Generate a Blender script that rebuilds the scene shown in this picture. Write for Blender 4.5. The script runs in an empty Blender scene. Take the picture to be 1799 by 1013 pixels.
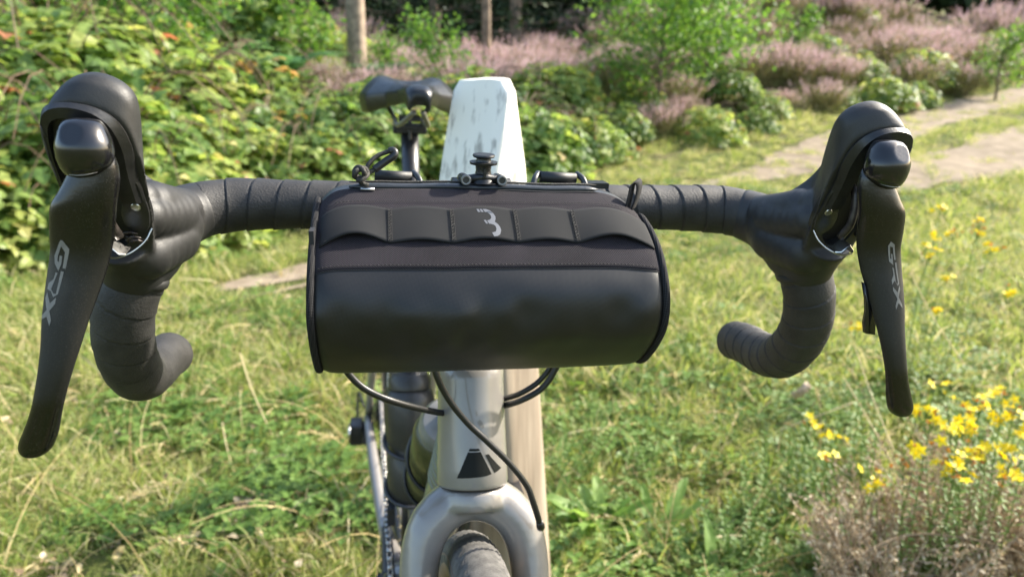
import bpy, bmesh, math, random
import numpy as np
from mathutils import Vector, Matrix, noise
from mathutils.bvhtree import BVHTree
R = math.radians
rng = random.Random(7)
S = bpy.context.scene
C = S.collection

# ------------------------------------------------------------------ camera, light
CAMZ = 1.055
cd = bpy.data.cameras.new('camera'); cam = bpy.data.objects.new('camera', cd); C.objects.link(cam)
cam.location = (0, 0, CAMZ); cam.rotation_euler = (R(90 - 17), 0, 0)
cd.sensor_width = 36; cd.lens = 25.0; cd.clip_start = .02; cd.clip_end = 400
cd.dof.use_dof = True; cd.dof.focus_distance = .44; cd.dof.aperture_fstop = 8.5
S.camera = cam
SUN_DIR = Vector((.80, .36, .62)).normalized()
sun_el = math.asin(SUN_DIR.z); sun_az = math.atan2(SUN_DIR.x, SUN_DIR.y)
W = bpy.data.worlds.new('World'); S.world = W; W.use_nodes = True
nt = W.node_tree; bg = nt.nodes['Background']
sky = nt.nodes.new('ShaderNodeTexSky'); sky.sky_type = 'NISHITA'; sky.sun_disc = False
sky.sun_elevation = sun_el; sky.sun_rotation = sun_az; sky.air_density = 1.2; sky.dust_density = 2.5; sky.ozone_density = 1.0
nt.links.new(sky.outputs[0], bg.inputs[0]); bg.inputs[1].default_value = .15
sl = bpy.data.lights.new('sun', 'SUN'); sun = bpy.data.objects.new('sun', sl); C.objects.link(sun)
sl.energy = 4.0; sl.angle = R(1.2); sl.color = (1, .93, .80)
sun.rotation_euler = SUN_DIR.to_track_quat('Z', 'Y').to_euler()
S.view_settings.view_transform = 'Standard'; S.view_settings.look = 'None'
S.view_settings.exposure = 1.6; S.view_settings.gamma = 1
S.view_settings.use_curve_mapping = False
S.render.engine = 'CYCLES'

# ------------------------------------------------------------------ material helpers
def mat(name, col, rough=.5, metal=0, coat=0, var=.0, vscale=40, bump=0, bscale=300, col2=None, trans=0, sheen=0, spec=.5, speck=0, objvar=0):
    m = bpy.data.materials.new(name); m.use_nodes = True
    n = m.node_tree.nodes; l = m.node_tree.links; p = n['Principled BSDF']
    p.inputs['Base Color'].default_value = (*col, 1); p.inputs['Roughness'].default_value = rough
    p.inputs['Metallic'].default_value = metal; p.inputs['Coat Weight'].default_value = coat
    p.inputs['Specular IOR Level'].default_value = spec
    p.inputs['Coat Roughness'].default_value = .08
    if sheen: p.inputs['Sheen Weight'].default_value = sheen
    tc = n.new('ShaderNodeTexCoord')
    out_col = None
    if var or col2:
        c2 = col2 or tuple(min(1, c * (1 + var)) for c in col); c1 = col if col2 else tuple(c * (1 - var) for c in col)
        nz = n.new('ShaderNodeTexNoise'); nz.inputs['Scale'].default_value = vscale; nz.inputs['Detail'].default_value = 6
        l.new(tc.outputs['Object'], nz.inputs['Vector'])
        rp = n.new('ShaderNodeValToRGB'); rp.color_ramp.elements[0].position = .35; rp.color_ramp.elements[1].position = .65
        rp.color_ramp.elements[0].color = (*c1, 1); rp.color_ramp.elements[1].color = (*c2, 1)
        l.new(nz.outputs[0], rp.inputs[0]); out_col = rp.outputs[0]
    if speck:
        nz = n.new('ShaderNodeTexNoise'); nz.inputs['Scale'].default_value = 2300; nz.inputs['Detail'].default_value = 3
        mp = n.new('ShaderNodeMapping'); mp.inputs['Scale'].default_value = (1, 1, .8)
        l.new(tc.outputs['Object'], mp.inputs[0]); l.new(mp.outputs[0], nz.inputs['Vector'])
        rp = n.new('ShaderNodeValToRGB'); rp.color_ramp.elements[0].position = .60; rp.color_ramp.elements[1].position = .74
        rp.color_ramp.elements[0].color = (0, 0, 0, 1); rp.color_ramp.elements[1].color = (1, 1, 1, 1)
        l.new(nz.outputs[0], rp.inputs[0])
        mx = n.new('ShaderNodeMix'); mx.data_type = 'RGBA'; mx.inputs[7].default_value = (.22, .20, .17, 1)
        mm = n.new('ShaderNodeMath'); mm.operation = 'MULTIPLY'; mm.inputs[1].default_value = speck
        l.new(rp.outputs[0], mm.inputs[0]); l.new(mm.outputs[0], mx.inputs[0])
        if out_col: l.new(out_col, mx.inputs[6])
        else: mx.inputs[6].default_value = (*col, 1)
        out_col = mx.outputs[2]
    if objvar:
        oi = n.new('ShaderNodeObjectInfo'); hs = n.new('ShaderNodeHueSaturation')
        a = n.new('ShaderNodeMapRange'); a.inputs[3].default_value = .5 - .055 * objvar; a.inputs[4].default_value = .5 + .03 * objvar
        b = n.new('ShaderNodeMapRange'); b.inputs[3].default_value = 1 - .45 * objvar; b.inputs[4].default_value = 1 + .5 * objvar
        l.new(oi.outputs['Random'], a.inputs[0]); l.new(a.outputs[0], hs.inputs['Hue'])
        m7 = n.new('ShaderNodeMath'); m7.operation = 'MULTIPLY'; m7.inputs[1].default_value = 7.31
        fr = n.new('ShaderNodeMath'); fr.operation = 'FRACT'
        l.new(oi.outputs['Random'], m7.inputs[0]); l.new(m7.outputs[0], fr.inputs[0]); l.new(fr.outputs[0], b.inputs[0]); l.new(b.outputs[0], hs.inputs['Value'])
        if out_col: l.new(out_col, hs.inputs['Color'])
        else: hs.inputs['Color'].default_value = (*col, 1)
        out_col = hs.outputs[0]
    if out_col: l.new(out_col, p.inputs['Base Color'])
    if bump:
        bz = n.new('ShaderNodeTexNoise'); bz.inputs['Scale'].default_value = bscale; bz.inputs['Detail'].default_value = 5
        l.new(tc.outputs['Object'], bz.inputs['Vector'])
        bp = n.new('ShaderNodeBump'); bp.inputs['Strength'].default_value = bump; bp.inputs['Distance'].default_value = .001
        l.new(bz.outputs[0], bp.inputs['Height']); l.new(bp.outputs[0], p.inputs['Normal'])
        rr = n.new('ShaderNodeMapRange'); rr.inputs[3].default_value = max(0, rough - .1); rr.inputs[4].default_value = min(1, rough + .1)
        l.new(bz.outputs[0], rr.inputs[0]); l.new(rr.outputs[0], p.inputs['Roughness'])
    if trans:
        t = n.new('ShaderNodeBsdfTranslucent'); mx = n.new('ShaderNodeMixShader'); mx.inputs[0].default_value = trans
        if out_col:
            g = n.new('ShaderNodeHueSaturation'); g.inputs['Hue'].default_value = .485; g.inputs['Saturation'].default_value = 1.1; g.inputs['Value'].default_value = 1.35
            l.new(out_col, g.inputs['Color']); l.new(g.outputs[0], t.inputs[0])
        else: t.inputs[0].default_value = (*[min(1, c * 1.35) for c in col], 1)
        o = n['Material Output']; l.new(p.outputs[0], mx.inputs[1]); l.new(t.outputs[0], mx.inputs[2]); l.new(mx.outputs[0], o.inputs[0])
    return m

def leafmat(name, cols, rough=.45, trans=.4, mode='uv'):
    """leaf colour picked per leaf (stored in a face attribute 'rnd'), a little shift per object"""
    m = bpy.data.materials.new(name); m.use_nodes = True
    n = m.node_tree.nodes; l = m.node_tree.links; p = n['Principled BSDF']
    at = n.new('ShaderNodeAttribute'); at.attribute_name = 'rnd'
    oi = n.new('ShaderNodeObjectInfo')
    ad = n.new('ShaderNodeMath'); ad.operation = 'ADD'
    ml = n.new('ShaderNodeMath'); ml.operation = 'MULTIPLY_ADD'; ml.inputs[1].default_value = .30; ml.inputs[2].default_value = -.15
    l.new(oi.outputs['Random'], ml.inputs[0]); l.new(at.outputs['Fac'], ad.inputs[0]); l.new(ml.outputs[0], ad.inputs[1])
    rp = n.new('ShaderNodeValToRGB'); e = rp.color_ramp.elements
    k = len(cols) - 1
    e[0].color = (*cols[0], 1); e[0].position = 0; e[1].color = (*cols[-1], 1); e[1].position = 1
    for i in range(1, k):
        q = e.new(i / k); q.color = (*cols[i], 1)
    l.new(ad.outputs[0], rp.inputs[0]); l.new(rp.outputs[0], p.inputs['Base Color'])
    p.inputs['Roughness'].default_value = rough; p.inputs['Specular IOR Level'].default_value = .35
    t = n.new('ShaderNodeBsdfTranslucent'); mx = n.new('ShaderNodeMixShader'); mx.inputs[0].default_value = trans
    g = n.new('ShaderNodeHueSaturation'); g.inputs['Hue'].default_value = .485; g.inputs['Saturation'].default_value = 1.1; g.inputs['Value'].default_value = 1.5
    l.new(rp.outputs[0], g.inputs['Color']); l.new(g.outputs[0], t.inputs[0])
    l.new(p.outputs[0], mx.inputs[1]); l.new(t.outputs[0], mx.inputs[2]); l.new(mx.outputs[0], n['Material Output'].inputs[0])
    return m

def weavemat(name, c1, c2, per=.0012, rough=.7, bump=.6, diag=False, sheen=.2, lowvar=.15, spec=.5):
    m = bpy.data.materials.new(name); m.use_nodes = True
    n = m.node_tree.nodes; l = m.node_tree.links; p = n['Principled BSDF']
    uv = n.new('ShaderNodeUVMap'); mp = n.new('ShaderNodeMapping'); k = 2 * math.pi / per
    mp.inputs['Scale'].default_value = (k, k, 1)
    if diag: mp.inputs['Rotation'].default_value = (0, 0, R(38))
    l.new(uv.outputs[0], mp.inputs[0]); sp = n.new('ShaderNodeSeparateXYZ'); l.new(mp.outputs[0], sp.inputs[0])
    def M(op, a, b=None, v=None):
        q = n.new('ShaderNodeMath'); q.operation = op; l.new(a, q.inputs[0])
        if b is not None: l.new(b, q.inputs[1])
        if v is not None: q.inputs[1].default_value = v
        return q.outputs[0]
    s1 = M('SINE', sp.outputs[0]); s2 = M('SINE', sp.outputs[1]); pr = M('MULTIPLY', s1, s2)
    h = M('MULTIPLY', pr, v=.5); h = M('ADD', h, v=.5)
    nz = n.new('ShaderNodeTexNoise'); nz.inputs['Scale'].default_value = 25; nz.inputs['Detail'].default_value = 5
    l.new(uv.outputs[0], nz.inputs[0])
    a = M('MULTIPLY', nz.outputs[0], v=lowvar * 4); a = M('SUBTRACT', a, v=lowvar * 2); hh = M('ADD', h, a)
    rp = n.new('ShaderNodeValToRGB'); rp.color_ramp.elements[0].color = (*c1, 1); rp.color_ramp.elements[1].color = (*c2, 1)
    rp.color_ramp.elements[0].position = .2; rp.color_ramp.elements[1].position = .9
    l.new(hh, rp.inputs[0]); l.new(rp.outputs[0], p.inputs['Base Color'])
    p.inputs['Roughness'].default_value = rough; p.inputs['Specular IOR Level'].default_value = spec
    bp = n.new('ShaderNodeBump'); bp.inputs['Strength'].default_value = bump; bp.inputs['Distance'].default_value = .0003
    l.new(h, bp.inputs['Height']); l.new(bp.outputs[0], p.inputs['Normal'])
    return m

M_ = {}
M_['rubber'] = mat('hood_rubber', (.012, .0118, .011), .55, var=.28, vscale=55, bump=.10, bscale=900, spec=.55)
M_['tape'] = mat('bar_tape_rubber', (.021, .0198, .0185), .62, var=.35, vscale=60, bump=.35, bscale=700, speck=.12)
M_['lever'] = mat('lever_black_satin', (.0028, .0028, .003), .36, speck=.22, bump=.08, bscale=500, coat=.12, spec=.5)
lm_ = M_['lever']; n = lm_.node_tree.nodes; l = lm_.node_tree.links
tc = [q for q in n if q.type == 'TEX_COORD'][0]; sx = n.new('ShaderNodeSeparateXYZ'); l.new(tc.outputs['Object'], sx.inputs[0])
cv = n.new('ShaderNodeFloatCurve'); mr = n.new('ShaderNodeMapRange'); mr.inputs[1].default_value = -.12; mr.inputs[2].default_value = .06; l.new(sx.outputs[2], mr.inputs[0]); l.new(mr.outputs[0], cv.inputs['Value'])
c_ = cv.mapping.curves[0]; c_.points[0].location = (0, .17); c_.points[1].location = (1, .30); c_.points.new(.17, .17); c_.points.new(.26, .50); c_.points.new(.60, .48); c_.points.new(.72, .28); cv.mapping.update()
l.new(cv.outputs[0], n['Principled BSDF'].inputs['Roughness'])
M_['gloss'] = mat('gloss_black', (.007, .007, .008), .22, coat=.3, bump=.03, bscale=300)
M_['bracket'] = mat('bracket_plastic', (.010, .010, .010), .38, var=.4, vscale=90, bump=.15, bscale=500)
M_['scuff'] = mat('scuffed_plastic', (.02, .02, .019), .5, col2=(.10, .097, .088), vscale=120, bump=.4, bscale=600)
M_['letter'] = mat('lever_lettering_grey', (.17, .163, .15), .5, var=.1, vscale=400)
M_['steel'] = mat('bright_steel', (.55, .54, .52), .3, metal=1, bump=.1)
M_['dsteel'] = mat('dark_link_steel', (.05, .042, .038), .4, metal=.5, var=.4, vscale=200)
M_['frame'] = mat('silver_grey_paint', (.215, .20, .185), .38, metal=.15, coat=.8, var=.06, vscale=30, speck=.12, bump=.02, bscale=200)
M_['framedark'] = mat('headset_gap', (.02, .015, .012), .6)
M_['decal'] = mat('black_decal', (.006, .007, .006), .6, spec=.2)
M_['hose'] = mat('brake_hose_black', (.009, .009, .009), .38, speck=.15)
M_['tyre'] = mat('front_tyre_rubber', (.10, .095, .088), .85, var=.35, vscale=90, bump=.4, bscale=900)
M_['tan'] = mat('tyre_tan_sidewall', (.22, .15, .105), .7, var=.15)
M_['carbon'] = mat('seatpost_carbon', (.016, .016, .019), .4, coat=.3, bump=.05)
M_['saddle'] = mat('saddle_cover', (.005, .006, .006), .33, var=.2, vscale=20, bump=.15, bscale=200)
M_['rail'] = mat('saddle_rail', (.16, .15, .11), .5, metal=.2)
M_['chain'] = mat('chain_steel', (.45, .43, .40), .35, metal=1, bump=.2)
M_['dark'] = mat('drivetrain_black', (.02, .02, .022), .4, var=.3)
M_['bottle'] = mat('bottle_smoke', (.022, .02, .017), .5, var=.3, vscale=30, coat=.2)
M_['bottleg'] = mat('bottle_olive', (.05, .05, .018), .45, var=.3, vscale=25, coat=.3)
M_['cap'] = mat('bottle_cap_grey', (.16, .16, .155), .35, var=.25, vscale=40, coat=.4)
M_['fabric'] = weavemat('bag_woven_nylon', (.0015, .0015, .002), (.046, .040, .047), per=.0015, rough=.85, bump=1.0, spec=.16)
M_['tarp'] = weavemat('bag_coated_tarpaulin', (.0055, .0053, .005), (.020, .0192, .0175), per=.0011, rough=.40, bump=.16, diag=True, sheen=.0, lowvar=.2, spec=.42)
M_['strap'] = weavemat('rubber_coated_webbing', (.0115, .012, .0125), (.017, .0175, .0185), per=.0008, rough=.85, bump=.1, sheen=.0, lowvar=.35, spec=.22)
M_['piping'] = weavemat('ribbed_piping', (.004, .004, .0045), (.030, .029, .030), per=.0022, rough=.8, bump=.8, diag=True, spec=.2)
M_['thread'] = mat('black_thread', (.010, .010, .011), .7)
M_['zip'] = mat('zip_tape_coated', (.022, .025, .028), .4, var=.2, vscale=80, bump=.2, bscale=400)
M_['print'] = mat('logo_print_grey', (.11, .115, .125), .45)
M_['cord'] = mat('braided_cord', (.010, .009, .008), .7, col2=(.05, .045, .035), vscale=900, bump=.8, bscale=1200)
M_['wood'] = None

# ------------------------------------------------------------------ mesh helpers
def link(name, verts, faces, material=None, parent=None, smooth=True, uvs=None, loc=None, recalc=False, attr=None):
    me = bpy.data.meshes.new(name)
    me.from_pydata([tuple(v) for v in verts], [], [tuple(f) for f in faces])
    if uvs is not None:
        ul = me.uv_layers.new(name='UVMap'); li = np.zeros(len(me.loops), dtype=np.int32); me.loops.foreach_get('vertex_index', li)
        ul.data.foreach_set('uv', np.asarray(uvs, dtype=np.float32)[li].ravel())
    if attr is not None:
        a = me.attributes.new('rnd', 'FLOAT', 'FACE'); a.data.foreach_set('value', np.asarray(attr, dtype=np.float32))
    if recalc:
        bm = bmesh.new(); bm.from_mesh(me); bmesh.ops.recalc_face_normals(bm, faces=bm.faces); bm.to_mesh(me); bm.free()
    me.polygons.foreach_set('use_smooth', np.full(len(me.polygons), bool(smooth)))
    if material: me.materials.append(material)
    o = bpy.data.objects.new(name, me); C.objects.link(o)
    if parent: o.parent = parent
    if loc is not None: o.location = loc
    return o
def empty(name, loc, label, cat, group=None, rot=None, matrix=None):
    o = bpy.data.objects.new(name, None); C.objects.link(o); o.empty_display_size = .1
    if matrix is not None: o.matrix_world = matrix
    else:
        o.location = loc
        if rot is not None: o.rotation_euler = rot
    o['label'] = label; o['category'] = cat
    if group: o['group'] = group
    return o
def tag(o, label, cat, group=None):
    o['label'] = label; o['category'] = cat
    if group: o['group'] = group
    return o
def sharp(o, deg=35):
    me = o.data
    bm = bmesh.new(); bm.from_mesh(me)
    for e in bm.edges:
        if len(e.link_faces) == 2 and e.calc_face_angle(0) > R(deg): e.smooth = False
    bm.to_mesh(me); bm.free(); return o
def spline(P, n):
    """Catmull-Rom resample of rows (any dimension), n samples evenly in parameter by chord length"""
    P = np.array(P, float); d = np.r_[0, np.cumsum(np.linalg.norm(np.diff(P[:, :3], axis=0), axis=1))]
    T = np.linspace(0, d[-1], n); out = []
    m = np.zeros_like(P)
    m[1:-1] = (P[2:] - P[:-2]) / (d[2:] - d[:-2])[:, None]; m[0] = (P[1] - P[0]) / (d[1] - d[0]); m[-1] = (P[-1] - P[-2]) / (d[-1] - d[-2])
    for t in T:
        i = min(max(np.searchsorted(d, t) - 1, 0), len(P) - 2); h = d[i + 1] - d[i]; u = (t - d[i]) / h
        out.append((2*u**3-3*u**2+1)*P[i] + (u**3-2*u**2+u)*h*m[i] + (-2*u**3+3*u**2)*P[i+1] + (u**3-u**2)*h*m[i+1])
    return np.array(out)
def frames(P, up=(0, 0, 1)):
    P = np.asarray(P)[:, :3]; T = np.gradient(P, axis=0); T /= np.linalg.norm(T, axis=1)[:, None] + 1e-12
    N = []; v = np.array(up, float)
    if abs(T[0] @ v) > .95: v = np.array((0, 1., 0))
    for t in T:
        v = v - (v @ t) * t; v /= np.linalg.norm(v); N.append(v.copy())
    N = np.array(N); return T, N, np.cross(T, N)
def tube_geo(P, r, n=24, caps=True, up=(0, 0, 1), sx=1, sy=1, rfun=None, dome=False):
    P = np.asarray(P, float); T, N, Bn = frames(P, up); m = len(P); r = np.broadcast_to(r, (m,)).astype(float)
    th = np.linspace(0, 2 * np.pi, n, endpoint=False)
    s = np.r_[0, np.cumsum(np.linalg.norm(np.diff(P[:, :3], axis=0), axis=1))]
    V = []; U = []
    for i in range(m):
        rr = np.full(n, r[i]) if rfun is None else rfun(i, s[i], th, r[i])
        V.append(P[i, :3] + N[i] * (np.cos(th) * rr * sx)[:, None] + Bn[i] * (np.sin(th) * rr * sy)[:, None])
        U.append(np.c_[np.full(n, s[i]), th * r[i]])
    V = np.concatenate(V); U = np.concatenate(U)
    F = [(i*n+j, i*n+(j+1) % n, (i+1)*n+(j+1) % n, (i+1)*n+j) for i in range(m-1) for j in range(n)]
    if caps:
        V = np.vstack([V, P[0, :3], P[-1, :3]]); U = np.vstack([U, [0, 0], [s[-1], 0]])
        a, b = len(V) - 2, len(V) - 1
        F += [(a, (j+1) % n, j) for j in range(n)] + [(b, (m-1)*n+j, (m-1)*n+(j+1) % n) for j in range(n)]
    return V, F, U
def tube(name, P, r, material, parent, n=24, samples=None, **k):
    if samples: 
        if np.ndim(r): 
            Q = spline(np.c_[np.array(P, float), r], samples); P, r = Q[:, :3], Q[:, 3]
        else: P = spline(P, samples)
    V, F, U = tube_geo(P, r, n, **k); return link(name, V, F, material, parent, uvs=U, recalc=True)
def loft_geo(rings, caps=True):
    n = len(rings[0]); m = len(rings); V = np.concatenate([np.asarray(r, float) for r in rings])
    F = [(i*n+j, i*n+(j+1) % n, (i+1)*n+(j+1) % n, (i+1)*n+j) for i in range(m-1) for j in range(n)]
    if caps:
        V = np.vstack([V, np.mean(rings[0], axis=0), np.mean(rings[-1], axis=0)]); a, b = len(V)-2, len(V)-1
        F += [(a, (j+1) % n, j) for j in range(n)] + [(b, (m-1)*n+j, (m-1)*n+(j+1) % n) for j in range(n)]
    return V, F
def smooth_ring(pts, n):
    P = np.array(pts, float); P = np.vstack([P, P[:1]]); P = np.vstack([P[-2], P, P[1]])
    Q = spline(P, n * 4); a = np.linalg.norm(Q - P[1], axis=1)[:n*2].argmin(); b = n*2 + np.linalg.norm(Q - P[1], axis=1)[n*2:].argmin()
    Q = Q[a:b+1]; d = np.r_[0, np.cumsum(np.linalg.norm(np.diff(Q, axis=0), axis=1))]; t = np.linspace(0, d[-1], n, endpoint=False)
    return np.stack([np.interp(t, d, Q[:, k]) for k in range(Q.shape[1])], 1)
def join(parts):
    V = []; F = []; o = 0
    for v, f in parts:
        V.append(np.asarray(v, float)); F += [tuple(i + o for i in q) for q in f]; o += len(v)
    return np.vstack(V), F
def apply_mods(o):
    dg = bpy.context.evaluated_depsgraph_get(); dg.update(); me = bpy.data.meshes.new_from_object(o.evaluated_get(dg)); old = o.data
    o.modifiers.clear(); o.data = me; me.name = old.name; bpy.data.meshes.remove(old); return o
def box_geo(c, s, rot=None):
    c = np.array(c, float); s = np.array(s, float) / 2
    V = np.array([(x, y, z) for x in (-1, 1) for y in (-1, 1) for z in (-1, 1)]) * s
    if rot is not None: V = V @ np.array(rot).T
    return V + c, [(0, 1, 3, 2), (4, 6, 7, 5), (0, 4, 5, 1), (2, 3, 7, 6), (0, 2, 6, 4), (1, 5, 7, 3)]
def bevel(o, w=.001, seg=2, ang=30):
    m = o.modifiers.new('b', 'BEVEL'); m.width = w; m.segments = seg; m.limit_method = 'ANGLE'; m.angle_limit = R(ang); return apply_mods(o)
def cyl_geo(a, b, r, n=20): 
    return tube_geo(np.array([a, b], float), r, n)[:2]
def lathe(prof, n=40, axis_o=(0, 0, 0), axis=(0, 0, 1)):
    """prof: (radius, height) rows"""
    az = Vector(axis).normalized(); q = az.to_track_quat('Z', 'Y').to_matrix(); q = np.array(q)
    th = np.linspace(0, 2*np.pi, n, endpoint=False); rings = []
    for r, h in prof:
        rings.append(np.c_[r*np.cos(th), r*np.sin(th), np.full(n, h)] @ q.T + np.array(axis_o))
    return loft_geo(rings)

# ------------------------------------------------------------------ terrain
BASE = [(-14, -1.0), (-6, 2.2), (-3.0, 3.6), (-2.15, 4.15), (-1.65, 4.8), (-.95, 5.8), (.5, 6.6), (2.6, 8.3), (4.4, 9.8), (6.5, 11.4), (12.8, 17.5), (40, 45)]
def bank_d(x, y):
    best = 1e9; sgn = 1
    for (x0, y0), (x1, y1) in zip(BASE, BASE[1:]):
        dx, dy = x1-x0, y1-y0; L2 = dx*dx+dy*dy; t = max(0, min(1, ((x-x0)*dx+(y-y0)*dy)/L2))
        ex, ey = x-(x0+t*dx), y-(y0+t*dy); d = math.hypot(ex, ey)
        if d < best: best = d; sgn = 1 if dx*(y-y0)-dy*(x-x0) > 0 else -1
    return best*sgn
def ss(a, b, v): t = max(0, min(1, (v-a)/(b-a))); return t*t*(3-2*t)
def ground(x, y):
    b = .07*max(0, y-4.6) if y < 40 else .07*35.4
    d = bank_d(x, y)
    w_ = math.exp(-((x/max(y, 1)+.07)/.20)**2)
    h = b + .38*ss(0, 1.6, d)*(1-.25*w_) + .5*ss(1.5, 6, d)*(1-1.5*w_) + .9*ss(6, 20, d)*ss(2, 8, y)*(1-1.1*w_) + 1.7*ss(2.0, 9, d)*ss(1.2, 4.5, x)
    h += .05*noise.noise(Vector((x*.6, y*.6, 0))) * ss(1.5, 4, math.hypot(x, y)) + .012*noise.noise(Vector((x*3, y*3, 4)))
    return h
# graded grid ground
gx = np.unique(np.r_[np.linspace(-150, -16, 22), np.arange(-16, -4, .5), np.arange(-4, 5, .12), np.arange(5, 18, .45), np.linspace(18, 150, 22)])
gy = np.unique(np.r_[np.linspace(-120, -3, 14), np.arange(-3, .2, .3), np.arange(.2, 9, .12), np.arange(9, 26, .5), np.linspace(26, 300, 26)])
V = [(x, y, ground(x, y)) for y in gy for x in gx]; nx = len(gx)
F = [(j*nx+i, j*nx+i+1, (j+1)*nx+i+1, (j+1)*nx+i) for j in range(len(gy)-1) for i in range(nx-1)]
gm = bpy.data.materials.new('meadow_soil'); gm.use_nodes = True
n = gm.node_tree.nodes; l = gm.node_tree.links; p = n['Principled BSDF']; tc = n.new('ShaderNodeTexCoord')
a = n.new('ShaderNodeTexNoise'); a.inputs['Scale'].default_value = 1.6; a.inputs['Detail'].default_value = 8; l.new(tc.outputs['Object'], a.inputs[0])
b = n.new('ShaderNodeTexNoise'); b.inputs['Scale'].default_value = 45; b.inputs['Detail'].default_value = 6; l.new(tc.outputs['Object'], b.inputs[0])
r1 = n.new('ShaderNodeValToRGB'); e = r1.color_ramp.elements
e[0].position = .38; e[0].color = (.055, .075, .018, 1); e[1].position = .62; e[1].color = (.12, .095, .055, 1)
q = e.new(.5); q.color = (.08, .095, .025, 1)
ad = n.new('ShaderNodeMix'); ad.data_type = 'FLOAT'; ad.inputs[0].default_value = .45; l.new(a.outputs[0], ad.inputs[2]); l.new(b.outputs[0], ad.inputs[3])
l.new(ad.outputs[0], r1.inputs[0]); l.new(r1.outputs[0], p.inputs['Base Color']); p.inputs['Roughness'].default_value = .95; p.inputs['Specular IOR Level'].default_value = .1
bp = n.new('ShaderNodeBump'); bp.inputs['Distance'].default_value = .02; l.new(b.outputs[0], bp.inputs['Height']); l.new(bp.outputs[0], p.inputs['Normal'])
g = link('ground', V, F, gm); g['kind'] = 'structure'

# sandy path: two wheel tracks winding from the bare patch to the right distance
PC = [(-1.8, 3.10), (-.7, 4.1), (.7, 5.15), (2.3, 6.25), (4.3, 8.0), (7.0, 10.6), (13, 15.8), (22, 24)]
def path_w(s): return .16 + .05*s if s < 3 else .36
def track(off, seed, w0):
    Q = spline([(a, b, 0) for a, b in PC], 260); T = np.gradient(Q, axis=0); T /= np.linalg.norm(T, axis=1)[:, None]
    N = np.c_[T[:, 1], -T[:, 0], np.zeros(len(T))]; V = []; F = []
    K = 9
    for i, q in enumerate(Q):
        s = i/len(Q)*30
        o = off(s); w = w0(s)
        wl = w*(1+.45*noise.noise(Vector((s*1.1, seed, 0)))+.25*noise.noise(Vector((s*5, seed, 2)))); wr = w*(1+.45*noise.noise(Vector((s*1.1, seed+9, 0)))+.25*noise.noise(Vector((s*5, seed, 7))))
        for k in range(K):
            u = -wl + (wl+wr)*k/(K-1); c = q + N[i]*(o+u)
            V.append((c[0], c[1], ground(c[0], c[1]) + .006 + (.006 if 0 < k < K-1 else 0)))
    F = [(i*K+k, (i+1)*K+k, (i+1)*K+k+1, i*K+k+1) for i in range(len(Q)-1) for k in range(K-1)]
    return V, F
TR = [(lambda s: -.30*ss(2, 5, s)-.30*ss(5, 9, s), 1.0, lambda s: .17*math.exp(-((s-1.15)/.6)**2)+.01+.46*ss(3.6, 7, s)+.15*ss(10, 20, s)),
      (lambda s: .25+.30*ss(2, 5, s)+.50*ss(5, 9, s)+.6*ss(9, 20, s), 5.0, lambda s: .01+.56*ss(3.8, 7, s)+.10*ss(10, 20, s))]
geo = [track(*t) for t in TR]; geo[1] = ([(x, y, z+.006) for x, y, z in geo[1][0]], geo[1][1])
V, F = join(geo)
pm = mat('path_sand', (.17, .135, .095), .95, col2=(.27, .22, .16), vscale=7, bump=.8, bscale=90, spec=.1)
o = link('path', V, F, pm); o['kind'] = 'structure'
PQ = spline([(a, b, 0) for a, b in PC], 160); PT = np.gradient(PQ, axis=0); PT /= np.linalg.norm(PT, axis=1)[:, None]
def on_path(x, y):
    d = np.hypot(PQ[:, 0]-x, PQ[:, 1]-y); i = d.argmin(); s = i/160*30
    u = (x-PQ[i, 0])*PT[i, 1]-(y-PQ[i, 1])*PT[i, 0]
    for off, sd, w in TR:
        if abs(u-off(s)) < w(s)*1.02 and s > .3: return True
    return False
def on_lane(x, y):
    d = np.hypot(PQ[:, 0]-x, PQ[:, 1]-y); i = d.argmin(); return d[i] < 1.3
# ------------------------------------------------------------------ vegetation
nr = np.random.default_rng(11)
class MB:
    def __init__(s): s.v = []; s.f = []; s.a = []; s.n = 0
    def add(s, V, F, r): 
        s.v.append(np.asarray(V, float)); s.f += [tuple(i+s.n for i in q) for q in F]; s.a += [r]*len(F); s.n += len(V)
    def build(s, name, m, parent=None, smooth=False, linkit=True):
        me = bpy.data.meshes.new(name); me.from_pydata(np.vstack(s.v).tolist(), [], s.f)
        a = me.attributes.new('rnd', 'FLOAT', 'FACE'); a.data.foreach_set('value', np.asarray(s.a, dtype=np.float32))
        me.polygons.foreach_set('use_smooth', np.full(len(me.polygons), smooth)); me.materials.append(m)
        o = bpy.data.objects.new(name, me)
        if linkit: C.objects.link(o)
        if parent: o.parent = parent
        return o
def unit(v): v = np.asarray(v, float); return v/(np.linalg.norm(v)+1e-9)
def rdir(zmin=-1): 
    while True:
        v = unit(nr.normal(size=3))
        if v[2] > zmin: return v
def blade(mb, p, d, L, w, bend, r, seg=3):
    """grass blade: base p, direction d, bending over"""
    d = unit(d); side = unit(np.cross(d, (nr.normal(), nr.normal(), .3))); V = []; q = np.array(p, float); t = d.copy()
    for k in range(seg):
        ww = w*(1-.25*k/seg) if k < seg else 0; V += [q-side*ww/2, q+side*ww/2]; q = q+t*L/seg; t = unit(t+np.array((d[0]*bend, d[1]*bend, -bend*.8)))
    V.append(q); F = [(2*k, 2*k+1, 2*k+3, 2*k+2) for k in range(seg-1)]+[(2*seg-2, 2*seg-1, 2*seg)]; mb.add(V, F, r)
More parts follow.
